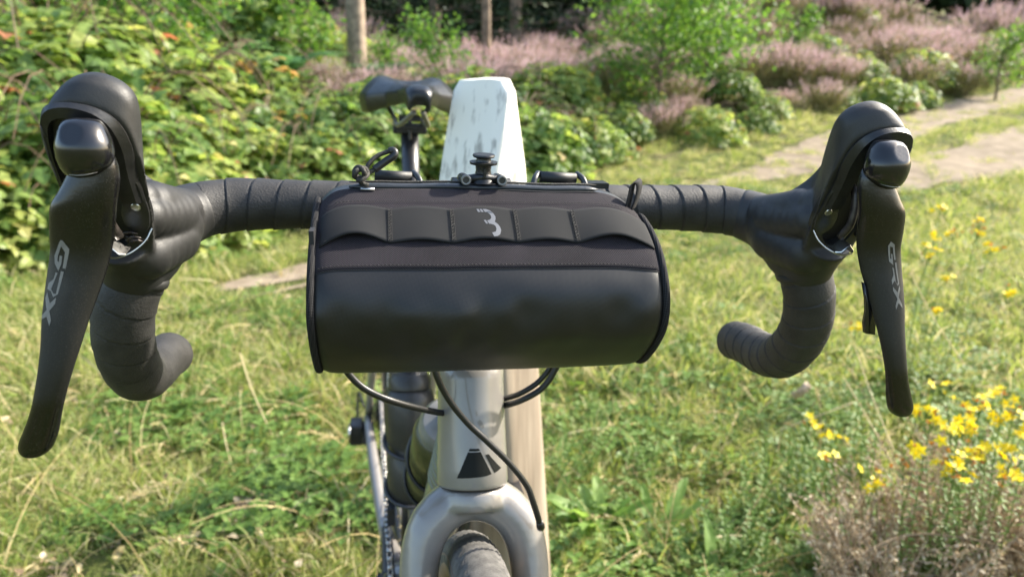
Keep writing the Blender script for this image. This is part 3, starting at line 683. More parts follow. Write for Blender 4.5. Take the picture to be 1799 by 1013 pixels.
# --- dry heather in the bottom right corner
def dry_bush(x, y, ns, H, R_, lb):
    e_ = empty('dry_heather', (x, y, ground(x, y)), lb, 'dry plant', 'dry heather in the corner'); st = MB(); sd = MB()
    for _ in range(ns):
        a = nr.uniform(0, 6.28); t = np.array((math.cos(a)*R_*nr.random()**.5, math.sin(a)*R_*nr.random()**.5, H*nr.uniform(.4, 1))); b = t*np.array((.25, .25, 0)); m_ = (b+t)/2+nr.normal(size=3)*.02
        stick(st, spline([b, m_, t], 5), .0022, .0010, nr.random(), 4); d = unit(t-m_)
        for q in range(4):
            u = nr.uniform(.3, .95); p = m_*(1-u)+t*u; dd = unit(d+nr.normal(size=3)*.45); L = nr.uniform(.03, .07); stick(st, [p, p+dd*L], .0009, .0005, nr.random(), 3)
            for j in range(8): leaf(sd, p+dd*L*(.2+.8*j/7), unit(dd+nr.normal(size=3)*.6), rdir(), nr.uniform(.007, .012), .0045, nr.random())
    st.build('twigs', G['dryh'], e_); sd.build('seed_heads', G['dryh'], e_)['kind'] = 'stuff'
for x, y, ns, H, R_, lb in [(.76, 1.18, 150, .25, .20, 'dry brown heather spreading over the bottom right corner'), (.98, 1.32, 130, .28, .20, 'dry heather with pinkish seed heads behind the corner bush'), (1.10, 1.16, 110, .25, .18, 'dead heather twigs at the very right edge of the corner'), (.64, 1.06, 60, .15, .12, 'low dry heather at the bottom edge')]: dry_bush(x, y, ns, H, R_, lb)
st = MB(); stick(st, spline([(0, 0, 0), (.12, .03, .05), (.20, .04, .055), (.33, .0, .05), (.40, -.06, .02)], 12), .0028, .0016, .2, 6); stick(st, spline([(.20, .04, .055), (.26, .10, .06), (.30, .16, .03)], 6), .0018, .001, .2, 5)
o = st.build('fallen_twig', G['dryh'], smooth=True); o.location = (.60, 1.12, ground(.6, 1.12)+.16); tag(o, 'grey bare twig lying across the dry heather', 'twig')
# --- broad strap leaves by the fork, each leaf its own
def bigleaf_mesh(L, w, bend):
    n_ = 9; V = []; F = []
    for i in range(n_+1):
        u = i/n_; ww = w*math.sin(math.pi*min(1, u*.92+.05))**.8*(1 if u < .97 else .2); y = L*math.sin(min(1.4, u*bend))/bend*1.0; z = L*(u*.75-bend*.35*u*u)
        for k in (-1, -.5, 0, .5, 1): V.append((k*ww/2, y, z+abs(k)*ww*.18+.002*math.sin(u*14+k*3)))
    F = [(i*5+k, i*5+k+1, (i+1)*5+k+1, (i+1)*5+k) for i in range(n_) for k in range(4)]
    me = bpy.data.meshes.new('leaf'); me.from_pydata(V, [], F); a = me.attributes.new('rnd', 'FLOAT', 'FACE'); c = nr.random(); a.data.foreach_set('value', np.full(len(F), c, np.float32)); me.polygons.foreach_set('use_smooth', np.full(len(F), True)); return me
LM = [bigleaf_mesh(.13, .020, 1.0), bigleaf_mesh(.16, .024, .8), bigleaf_mesh(.10, .020, 1.3), bigleaf_mesh(.14, .030, 1.2)]
G['strapleaf'] = leafmat('strap_leaves', [(.13, .24, .05), (.20, .32, .08), (.28, .38, .12)], .5, .5)
for me in LM: me.materials.append(G['strapleaf'])
for k, (x, y, s, n_, lb) in enumerate([(.205, 1.46, 1.1, 20, 'rosette of long upright green leaves right of the wooden post'), (.33, 1.40, .95, 15, 'bright green strap leaves in the middle of the weeds'), (.11, 1.52, .85, 12, 'leafy weed close against the foot of the post'), (.24, 1.10, .75, 8, 'low weed with pale green leaves near the bottom edge'), (.42, 1.22, .85, 8, 'pale serrated weed between the fork and the dry heather'), (.14, .98, .7, 7, 'small weed at the bottom edge beside the fork'), (-.30, 1.08, .7, 9, 'dark green weed left of the chain at the bottom'), (-.22, .98, .8, 10, 'leafy weed at the bottom edge left of the crank'), (-.62, 1.22, .6, 9, 'flat weed in the lower left grass'), (.95, 1.95, .9, 10, 'dark green broad-leaved weed below the tall yellow flowers'), (.80, 1.65, .5, 8, 'broad-leaved weed left of the right lever tip'), (-.45, 1.95, .6, 9, 'bright green weed left of the bar end')]):
    e_ = empty('broad_leaved_weed', (x, y, ground(x, y)), lb, 'weed')
    for j in range(n_):
        o = bpy.data.objects.new('leaf', LM[int(nr.integers(0, 4))]); C.objects.link(o); o.parent = e_; q = 1.25*s*nr.uniform(.65, 1.1); o.scale = (q, q, q*nr.uniform(.8, 1.15)); o.rotation_euler = (nr.normal()*.2, nr.normal()*.2, j*2.4+nr.normal()*.3)
def upright(x, y, H, n_, lb):
    e_ = empty('feathery_weed', (x, y, ground(x, y)), lb, 'weed', 'feathery green weeds'); mb = MB()
    for _ in range(n_):
        b = np.array((nr.normal()*.03, nr.normal()*.03, 0)); t = b+np.array((nr.normal()*.05, nr.normal()*.05, H*nr.uniform(.6, 1))); stick(mb, [b, (b+t)/2+nr.normal(size=3)*.006, t], .0014, .0008, .5, 4); c = nr.random()
        for q in range(26):
            u = .1+.9*q/26; p = b*(1-u)+t*u; a = q*2.4; leaf(mb, p, (math.cos(a), math.sin(a), .6), (0, 0, 1), .026*(1.1-u*.6), .008, min(1, c*.6+nr.random()*.4))
    mb.build('stems_and_leaves', G['clover'], e_)['kind'] = 'stuff'
for x, y, H, n_, lb in [(.50, 1.30, .20, 9, 'airy green weed just left of the dry heather'), (.42, 1.15, .16, 8, 'feathery green weed at the bottom right of the fork'), (.56, 1.46, .24, 8, 'taller feathery weed under the single yellow flower'), (.16, 1.66, .18, 10, 'pale feathery weed beside the upper part of the long leaves'), (.68, 1.52, .26, 8, 'thin-leaved weed between the yellow flowers'), (.36, 1.62, .16, 7, 'low feathery weed behind the long leaves'), (.92, 1.62, .34, 9, 'dense weed stems below the big yellow bunch'), (1.15, 1.5, .36, 9, 'weed stems at the right edge under the yellow flowers')]: upright(x, y, H, n_, lb)
# dead leaf, snapped straw, long pale blades
def curl(name, x, y, L, w, rz, label, h=.03, m='deadleaf', rx=.5):
    n_, m_ = 12, 8; V = []
    for i in range(n_):
        u = i/(n_-1)
        for k in range(m_):
            v = -1+2*k/(m_-1); ww = w*math.sin(math.pi*min(.98, u*.9+.06))**.7*(1+.12*math.sin(i*2.1+k)); V.append((v*ww/2, (u-.5)*L, .35*w*v*v+.3*L*(u-.5)**2+.002*math.sin(i*1.7+k*1.3)))
    F = [(i*m_+k, i*m_+k+1, (i+1)*m_+k+1, (i+1)*m_+k) for i in range(n_-1) for k in range(m_-1)]
    o = link(name, V, F, G[m]); so = o.modifiers.new('s', 'SOLIDIFY'); so.thickness = .0006; apply_mods(o); o.location = (x, y, ground(x, y)+h); o.rotation_euler = (rx, .2, rz); return tag(o, label, 'dead leaf')
x, y = at(1413, 692, .13); curl('dead_leaf', x, y, .062, .060, .9, 'pale curled dead leaf hanging in the grass right of the drop', .12, rx=-.9)
x, y = at(1435, 915, .03); curl('dead_leaf', x, y, .045, .03, 2.2, 'flat beige dead leaf near the bottom right', .025)
x, y = at(175, 850, .02); curl('dead_leaf', x, y, .02, .016, .4, 'small brown dead leaf in the left grass', .02)
def straw(P, r, label):
    P = [np.array((*at(a, b, h), h+ground(*at(a, b, h)))) for a, b, h in P]; o_ = P[0].copy(); mb = MB(); stick(mb, [p-o_ for p in (spline(P, 14) if len(P) != 3 or 'snapped' not in label else P)], r, r*.7, .8, 5)
    o = mb.build('dry_stalk', G['straw'], smooth=True); o.location = o_; tag(o, label, 'dry stalk', 'single dry stalks')
straw([(1500, 710, .16), (1372, 757, .12), (1366, 800, .05)], .0020, 'snapped pale stalk bent at a sharp corner')
straw([(423, 625, .14), (440, 680, .10), (465, 735, .06), (480, 765, .03)], .0022, 'long pale stalk standing alone in the left grass')
straw([(1690, 640, .30), (1640, 560, .36), (1600, 480, .42)], .0012, 'thin stalk crossing behind the right lever')
straw([(1570, 790, .22), (1530, 690, .28), (1500, 610, .32)], .0013, 'thin dry stalk leaning behind the lever tip')
straw([(390, 740, .10), (400, 790, .06), (412, 830, .02)], .0016, 'short pale stalk in the left grass')
straw([(1600, 900, .16), (1560, 800, .22), (1480, 660, .3)], .0015, 'tall seed stalk rising from the dry heather')

# ------------------------------------------------------------------ wooden post with a painted head
wm = bpy.data.materials.new('weathered_post'); wm.use_nodes = True
n = wm.node_tree.nodes; l = wm.node_tree.links; p = n['Principled BSDF']; tc = n.new('ShaderNodeTexCoord')
mp = n.new('ShaderNodeMapping'); mp.inputs['Scale'].default_value = (55, 55, 3.5); l.new(tc.outputs['Object'], mp.inputs[0])
wv = n.new('ShaderNodeTexNoise'); wv.inputs['Scale'].default_value = 1; wv.inputs['Detail'].default_value = 7; l.new(mp.outputs[0], wv.inputs[0])
rw = n.new('ShaderNodeValToRGB'); e = rw.color_ramp.elements; e[0].position = .3; e[0].color = (.20, .15, .105, 1); e[1].position = .7; e[1].color = (.42, .34, .255, 1); l.new(wv.outputs[0], rw.inputs[0])
mp2 = n.new('ShaderNodeMapping'); mp2.inputs['Scale'].default_value = (75, 75, 22); l.new(tc.outputs['Object'], mp2.inputs[0])
pn = n.new('ShaderNodeTexNoise'); pn.inputs['Scale'].default_value = 1; pn.inputs['Detail'].default_value = 8; l.new(mp2.outputs[0], pn.inputs[0])
rp = n.new('ShaderNodeValToRGB'); e = rp.color_ramp.elements; e[0].position = .34; e[0].color = (.36, .34, .30, 1); e[1].position = .46; e[1].color = (.78, .75, .67, 1); l.new(pn.outputs[0], rp.inputs[0])
sx = n.new('ShaderNodeSeparateXYZ'); l.new(tc.outputs['Object'], sx.inputs[0])
gt = n.new('ShaderNodeMath'); gt.operation = 'GREATER_THAN'; gt.inputs[1].default_value = .80; l.new(sx.outputs[2], gt.inputs[0])
mx = n.new('ShaderNodeMix'); mx.data_type = 'RGBA'; l.new(gt.outputs[0], mx.inputs[0]); l.new(rw.outputs[0], mx.inputs[6]); l.new(rp.outputs[0], mx.inputs[7])
l.new(mx.outputs[2], p.inputs['Base Color']); p.inputs['Roughness'].default_value = .7
bp = n.new('ShaderNodeBump'); bp.inputs['Strength'].default_value = .7; bp.inputs['Distance'].default_value = .002; l.new(wv.outputs[0], bp.inputs['Height']); l.new(bp.outputs[0], p.inputs['Normal'])
def sec(z, c, L_, F_, R_, B_): return [(c[0]+a, c[1]+b, z) for a, b in (L_, F_, R_, B_)]
pr = [(-.12, (.028, 1.03), (-.072, .015), (.004, -.055), (.066, .0), (-.004, .068)),
      (.88, (-.036, 1.00), (-.076, .016), (.010, -.050), (.061, .0), (-.006, .062)),
      (.93, (-.0375, 1.00), (-.066, .018), (.016, -.046), (.058, .0), (-.004, .060)),
      (.985, (-.039, 1.00), (-.054, .022), (.029, -.034), (.052, .002), (.0, .056)),
      (1.028, (-.040, 1.00), (-.045, .022), (.036, -.024), (.047, .004), (.002, .052)),
      (1.043, (-.040, 1.00), (-.036, .022), (.026, -.014), (.039, .006), (.002, .044))]
rings = []
zz = [-.12, .0, .2, .4, .6, .75, .85, .88, .905, .93, .96, .985, 1.01, 1.028, 1.037, 1.043]
keys = np.array([[q[0], *q[1], *q[2], *q[3], *q[4], *q[5]] for q in pr])
for z in zz:
    q = [np.interp(z, keys[:, 0], keys[:, k]) for k in range(1, 11)]; c = q[:2]; pts4 = [np.array((c[0]+q[2+2*k], c[1]+q[3+2*k], z)) for k in range(4)]
    ring = []
    for k in range(4):
        a, b, nx_ = pts4[k-1], pts4[k], pts4[(k+1) % 4]; rr_ = .006
        p0 = b+unit(a-b)*rr_; p1 = b+unit(nx_-b)*rr_; ring += [p0, (p0+p1)/2*.35+b*.65 if 0 else (p0+p1+b*1.2)/3.2, p1]
        for u in (.2, .35, .5, .65, .8): m_ = p1*(1-u)+(nx_+unit(b-nx_)*rr_)*u; ring.append(m_)
    ring = [r_+np.array((.0012*noise.noise(Vector((r_[0]*60, r_[1]*60, z*4))), .0012*noise.noise(Vector((r_[0]*60, r_[1]*60+5, z*4))), .004*noise.noise(Vector((r_[0]*20, r_[1]*20, 3))) if z > 1.02 else 0)) for r_ in ring]
    rings.append(ring)
px0, py0 = -.036, 1.0
V, F = loft_geo(rings); V = V-np.array((px0, py0, 0)); V[-1, 2] += .003
po = link('wooden_post', V, F, wm, recalc=True); po.location = (px0, py0, 0); sharp(po, 40)
tag(po, 'square wooden post with flaking white paint on its tapered top, bicycle leaning on it', 'post')

# ------------------------------------------------------------------ the bicycle (handlebar frame: x right, y backwards, z up)
O = Vector((-.01920583, .53958308, .95596362))
AX = Matrix(((.98542178, -.16576646, .03828038), (.16564152, .98616504, .00643463), (-.03881742, 0, .99924632)))
def root(name, base, label, cat):
    base = Vector(base); m = Matrix.Translation(O + AX @ base) @ AX.to_4x4()
    e_ = empty(name, None, label, cat, matrix=m); e_['_b'] = list(base); return e_
def put(o, par):
    if '_b' in par.keys(): o.location = -Vector(par['_b'])
    return o
def add(name, V, F, m, par, smooth=True, sharpdeg=None, uvs=None, recalc=True):
    o = put(link(name, V, F, m, par, smooth, uvs, recalc=recalc), par)
    if sharpdeg: sharp(o, sharpdeg)
    return o
def addtube(name, P, r, m, par, n=24, samples=None, **k): return put(tube(name, P, r, m, par, n, samples, **k), par)
BK = root('bicycle', (-.02, .43, -.955), 'silver grey gravel bicycle with black drop handlebars leaning on the white-topped post', 'bicycle')
def mir(V, s): V = np.array(V, float); V[:, 0] *= s; return V
CAML = np.array((-.0743, -.5353, .0962))

# bars: from under the bag out to the hood, round the bend and down the drop
BARP = [(.0, 0, 0), (.06, 0, 0), (.12, 0, 0), (.165, 0, 0), (.188, -.0025, -.001), (.207, -.013, -.003), (.221, -.031, -.009), (.230, -.048, -.021), (.2370, -.0565, -.037), (.2445, -.0575, -.056),
        (.2505, -.051, -.080), (.2548, -.035, -.106), (.258, -.009, -.1275), (.2605, .022, -.137), (.262, .055, -.141), (.2625, .088, -.148)]
def bar(s):
    Q = spline(BARP, 620)[40:]; 
    L = np.linalg.norm(np.diff(Q, axis=0), axis=1).sum()
    Q = Q * [s, 1, 1]
    def rf(i, d, th, r0):
        base = .0172 + .0016*ss(.10, .16, d)
        if d > L-.012: base *= math.sqrt(max(.02, 1-((d-L+.012)/.0125)**2))
        pitch = .0195 if d < .24 else .0175
        ph = (d/pitch + s*(-th)/(2*np.pi)*1.0) % 1.0
        if s > 0: ph = 1-ph
        k_ = .62 if d > .24 else 1.0
        step = k_*(.0008*ph - .0012*np.exp(-((ph-.012)/.024)**2)) + .0002*np.sin(th*3+d*90)
        nz_ = np.array([noise.noise(Vector((math.cos(t)*1.2, math.sin(t)*1.2, d*60+s*5))) for t in th[::4]]); nz_ = np.interp(np.arange(len(th)), np.arange(0, len(th), 4), nz_, period=len(th))
        return base + step + .0002*nz_
    V, F, U = tube_geo(Q, .0175, 56, rfun=rf)
    o = add('handlebar', V, F, M_['tape'], BK, uvs=U)
    return o
for s in (-1, 1): bar(s)

# rubber hoods: several closed lofts fused into one skin, opened at the front
def yz(P, ys, k): return [(x, ys - k*(z-.018), z) for x, z in P]
FRONT = [(.2095, .002), (.2068, .018), (.2055, .045), (.2090, .0645), (.2180, .0722), (.2320, .0755), (.2430, .0722), (.2482, .062), (.2500, .045), (.2500, .020), (.2490, -.004), (.2440, -.0165), (.2340, -.021), (.2220, -.017), (.2135, -.008)]
S1 = [(.2125, -.006), (.2112, .015), (.2072, .045), (.2052, .0735), (.2105, .0818), (.2250, .0868), (.2390, .0810), (.2480, .068), (.2515, .048), (.2520, .015), (.2515, -.012), (.2460, -.028), (.2350, -.034), (.2230, -.028), (.2150, -.016)]
S2 = [(.2150, -.010), (.2140, .012), (.2100, .043), (.2058, .0772), (.2112, .0860), (.2240, .0902), (.2370, .0852), (.2470, .0725), (.2515, .048), (.2525, .012), (.2525, -.018), (.2470, -.034), (.2360, -.039), (.2235, -.034), (.2160, -.022)]
S2b = [(.2165, -.012), (.2185, .010), (.2175, .036), (.2150, .0680), (.2190, .0770), (.2270, .0805), (.2380, .0770), (.2465, .0665), (.2505, .044), (.2525, .010), (.2530, -.019), (.2475, -.034), (.2360, -.039), (.2235, -.035), (.2160, -.024)]
S3 = [(.2170, -.012), (.2215, .008), (.2250, .024), (.2290, .0420), (.2315, .0500), (.2350, .0530), (.2400, .0500), (.2445, .0430), (.2490, .028), (.2520, .004), (.2530, -.020), (.2480, -.034), (.2360, -.039), (.2235, -.036), (.2165, -.026)]
S4 = [(.2110, -.014), (.2120, .002), (.2135, .010), (.2165, .0190), (.2210, .0230), (.2280, .0250), (.2350, .0230), (.2410, .0190), (.2460, .010), (.2490, -.006), (.2500, -.020), (.2450, -.032), (.2350, -.036), (.2225, -.034), (.2125, -.026)]
def hood(s):
    secs = [yz(FRONT, -.106, .50), yz(S1, -.101, .42), yz(S2, -.093, .36), yz(S2b, -.080, .32), yz(S3, -.066, .14), yz(S4, -.050, .0)]
    def sh(P, f, dz, dx, y):
        c = np.mean(np.array(P), axis=0); return [((x-c[0])*f+c[0]+dx, y, (z-c[1])*f+c[1]+dz) for x, z in P]
    secs += [sh(S4, .72, -.001, -.002, -.036)]
    rings = [mir(smooth_ring(q, 64), s) for q in secs]
    R_ = np.array(rings); k = R_.shape[0]
    P2 = np.array([spline(R_[:, j, :], 26) for j in range(64)]).transpose(1, 0, 2)
    body = loft_geo(list(P2))
    Qb = spline(BARP, 620); ds = np.r_[0, np.cumsum(np.linalg.norm(np.diff(Qb, axis=0), axis=1))]; i0 = int(np.argmin(np.abs(Qb[:, 0]-.1995)+10*(ds > .23))); i1 = int(np.argmin(np.linalg.norm(Qb-np.array((.2370, -.0565, -.037)), axis=1)))
    q = mir(Qb[i0:i1+1:3], s); nq = len(q); uu = np.linspace(0, 1, nq)
    neck = tube_geo(q, np.interp(uu, [0, .06, .3, .6, .85, 1], [.0150, .0196, .0208, .0225, .0225, .0196]), 40)[:2]
    w1 = mir(spline([(.211, -.030, .001), (.216, -.050, .006), (.221, -.070, .012)], 12), s); web = tube_geo(w1, np.linspace(.0145, .0155, 12), 32)[:2]
    w2 = mir(spline([(.210, -.018, -.006), (.221, -.045, -.020), (.232, -.068, -.022)], 12), s); web2 = tube_geo(w2, np.linspace(.014, .0175, 12), 32)[:2]
    bl = mir(spline([(.2365, -.058, -.036), (.234, -.074, -.016), (.232, -.088, -.005)], 8), s); blend = tube_geo(bl, np.linspace(.0196, .0175, 8), 40)[:2]
    def blob(c, r): th = np.linspace(0, 2*np.pi, 28, endpoint=False); return loft_geo([mir(np.c_[c[0]+r*math.sin(p)*np.cos(th), c[1]+r*math.sin(p)*np.sin(th), np.full(28, c[2]+r*math.cos(p))], s) for p in np.linspace(.08, 3.06, 14)])
    blobs = [blob((.2150+.0008*k, -.046-.0075*k, .001+.0012*k), .0178-.0009*k) for k in range(6)]+[blob((.2160+.002*k, -.046-.007*k, -.014-.001*k), .0185-.0004*k) for k in range(5)]+[blob((.2205, -.070, .012), .0145), blob((.2180, -.057, .007), .0150), blob((.2225, -.080, .016), .0125)]
    V, F = join([body, neck, web, web2, blend]+blobs)
    o = add('brake_hood', *join([(V, F), loft_geo([mir(np.c_[.2165+.0195*math.sin(p)*np.cos(np.linspace(0, 2*np.pi, 32, endpoint=False)), -.040+.0235*math.sin(p)*np.sin(np.linspace(0, 2*np.pi, 32, endpoint=False)), np.full(32, -.0075+.0225*math.cos(p))], s) for p in np.linspace(.08, 3.06, 16)])]), M_['rubber'], BK)
    m = o.modifiers.new('r', 'REMESH'); m.mode = 'VOXEL'; m.voxel_size = .0011; m.use_smooth_shade = True
    sm = o.modifiers.new('s', 'SMOOTH'); sm.iterations = 14; sm.factor = .5
    apply_mods(o)
    # cavity
    c = np.array(FRONT).mean(0); inn = [((x-c[0])*.86+c[0]+.0003, (z-c[1])*.90+c[1]-.001) for x, z in FRONT]
    r0 = smooth_ring([(x, -.125-.5*(z-.018)-.0, z) for x, z in inn], 48); r1 = smooth_ring([((x-.2350)*.62+.2350, -.098-.40*(z-.018), (z-c[1])*.78+c[1]) for x, z in inn], 48)
    r00 = r0 + [0, -.02, 0]
    Vc, Fc = loft_geo([mir(r00, s), mir(r0, s), mir(r1, s)])
    cut = link('cut', Vc, Fc, recalc=True)
    cut.parent = BK; cut.location = o.location
    b = o.modifiers.new('b', 'BOOLEAN'); b.operation = 'DIFFERENCE'; b.object = cut; b.solver = 'FLOAT' if 'FLOAT' in [i.identifier for i in b.bl_rna.properties['solver'].enum_items] else 'FAST'
    apply_mods(o); bpy.data.objects.remove(cut)
    bm = bmesh.new(); bm.from_mesh(o.data)
    for f in bm.faces: f.smooth = True
    for e_ in bm.edges:
        if len(e_.link_faces) == 2 and e_.calc_face_angle(0) > R(50): e_.smooth = False
    bm.to_mesh(o.data); bm.free()
    # ring collar with raised ribs at the bottom of the hood
    t = np.array([.0085, -.0010, -.019]); t /= np.linalg.norm(t)
    cc = np.array((.2362, -.0566, -.0365))
    a = [cc + t*d for d in (-.004, -.001, .0015, .0025)]; ring = tube_geo(mir(a, s), [.0192, .0203, .0203, .0192], 48)[:2]
    add('collar', *ring, M_['rubber'], o)
    ribs = []
    for k in range(6):
        ph = R(-62 + k*9); d = np.array((math.sin(ph)*.8, -math.cos(ph), .1)); p0 = cc + d*.0196 - t*.002; p1 = p0 - t*.012 + np.array((-.009, -.004, .001))
        ribs.append(tube_geo(mir([p0, (p0+p1)/2+d*.0012, p1], s), [.0004, .0007, .0003], 6)[:2])
    add('grip_rib', *join(ribs), M_['rubber'], o)['kind'] = 'stuff'
    return o

OUT = [(.2098, .0200), (.2098, .0300), (.2095, .0400), (.2082, .0520), (.2110, .0650), (.2190, .0722), (.2335, .0750), (.2440, .0722), (.2486, .0620), (.2497, .0450), (.2497, .0220), (.2480, -.002)]
INN = [(.2200, .0200), (.2205, .0300), (.2203, .0400), (.2208, .0500), (.2225, .0598), (.2265, .0648), (.2350, .0672), (.2420, .0645), (.2452, .0560), (.2466, .0430), (.2468, .0220), (.2452, -.001)]
def bracket(s):
    # arch: bevelled band between the hood's edge and the cavity
    n_ = 60
    Oo = spline([(x, z, 0) for x, z in OUT], n_); Ii = spline([(x, z, 0) for x, z in INN], n_)
    secs = []
    for o_, i_ in zip(Oo, Ii):
        yo = -.1075-.50*(o_[1]-.018); yi = -.1125-.50*(i_[1]-.018)
        mid = (o_*.7+i_*.3); ym = -.1118-.50*(mid[1]-.018)
        secs.append([(o_[0], yo+.004, o_[1]), (o_[0], yo, o_[1]), (mid[0], ym, mid[1]), (i_[0], yi, i_[1]), (i_[0], yi+.014, i_[1]), (o_[0]*.5+i_[0]*.5, yo+.014, o_[1]*.5+i_[1]*.5)])
    V, F = loft_geo([mir(q, s) for q in secs])
    br = add('lever_bracket', V, F, M_['bracket'], BK, sharpdeg=28)
    # ear with the pivot pin
    ear = [(.2105, .034), (.2092, .022), (.2093, .013), (.2115, .0045), (.2150, .0005), (.2190, .0005), (.2232, .004), (.2242, .012), (.2212, .022), (.2178, .034)]
    r = smooth_ring([(x, 0, z) for x, z in ear], 48); c = r.mean(0)
    def Y(z): return -.1085-.50*(z-.018)
    r0 = np.array([(x, Y(z)+.009, z) for x, _, z in r]); r1 = np.array([(x, Y(z)+.0008, z) for x, _, z in r]); r2 = np.array([((x-c[0])*.86+c[0], Y(z), (z-c[2])*.92+c[2]) for x, _, z in r])
    V, F = loft_geo([mir(q, s) for q in (r0, r1, r2)]); add('bracket_ear', V, F, M_['bracket'], br, sharpdeg=40)
    nrm = np.array((.0, -.895, -.447)); p = np.array((.2150, Y(.0172)+.0002, .0172))
    V, F = lathe([(.0001, -.004), (.0026, -.004), (.0026, .0003), (.0022, .0007), (.0001, .0008)], 24, p*[s, 1, 1], nrm); add('pivot_pin', V, F, M_['steel'], br, sharpdeg=40)
    # link behind the lever
    V, F = tube_geo(mir(spline([(.2240, -.108, .040), (.2262, -.117, .030), (.2258, -.118, .012), (.2240, -.112, .001)], 14), s), .0028, 10, sx=1.0, sy=.8)[:2]
    add('link_arm', V, F, M_['dsteel'], br)
    # folded steel clip at the mouth of the hood
    cl = mir(spline([(.2090, -.1035, .004), (.2120, -.106, -.002), (.2165, -.109, -.0065), (.2215, -.112, -.0095), (.2275, -.113, -.0110), (.2340, -.113, -.0100)], 30), s)
    V1 = tube_geo(cl, .00055, 8)[:2]
    k = mir([(.2215, -.113, -.0092), (.2240, -.116, -.0085), (.2275, -.117, -.0045), (.2290, -.117, -.0035), (.2330, -.116, -.0075), (.2345, -.113, -.0100)], s)
    top = k; bot = k + [0, .010, .002]; Vp = np.vstack([top, bot]); m_ = len(k); Fp = [(i, i+1, i+1+m_, i+m_) for i in range(m_-1)]
    Vp2 = Vp + [0, .0002, .0006]; shell = (np.vstack([Vp, Vp2]), Fp + [tuple(reversed([q+2*m_ for q in f])) for f in Fp] + [(i, i+2*m_, i+1+2*m_, i+1) for i in range(m_-1)])
    add('steel_clip', *join([V1, shell]), M_['steel'], br, sharpdeg=30)
    dr = []
    for q in range(14):
        a = np.array((.216+rng.random()*.012, -.104+rng.random()*.01, -.006+rng.random()*.006)); d = np.array((rng.uniform(-1, 1), rng.uniform(-.6, .2), rng.uniform(-.2, .5)))*.005
        dr.append(tube_geo(mir([a-d, a+[0, 0, .001], a+d], s), [.0005, .0009, .0004], 5)[:2])
    if s < 0: add('cable_debris', *join(dr), M_['dsteel'], br)['kind'] = 'stuff'
    if s < 0 or True:
        # worn patch on the outer top of the arch
        secs2 = []
        for o_, i_ in list(zip(Oo, Ii))[33:45]:
            yo = -.1078-.50*(o_[1]-.018); mid = (o_*.7+i_*.3); ym = -.1121-.50*(mid[1]-.018)
            w = .5+.5*noise.noise(Vector((o_[0]*900, s, 0))); i2 = mid*(1-w)+i_*w; yi = ym*(1-w)+(-.1128-.50*(i_[1]-.018))*w
            secs2.append([(o_[0], yo, o_[1]+.0002), (mid[0], ym, mid[1]), (i2[0], yi, i2[1]), (i2[0], yi+.0006, i2[1]), (mid[0], ym+.0006, mid[1]), (o_[0], yo+.0006, o_[1])])
        V, F = loft_geo([mir(q, s) for q in secs2]); add('worn_patch', V, F, M_['scuff'], br)
    return br

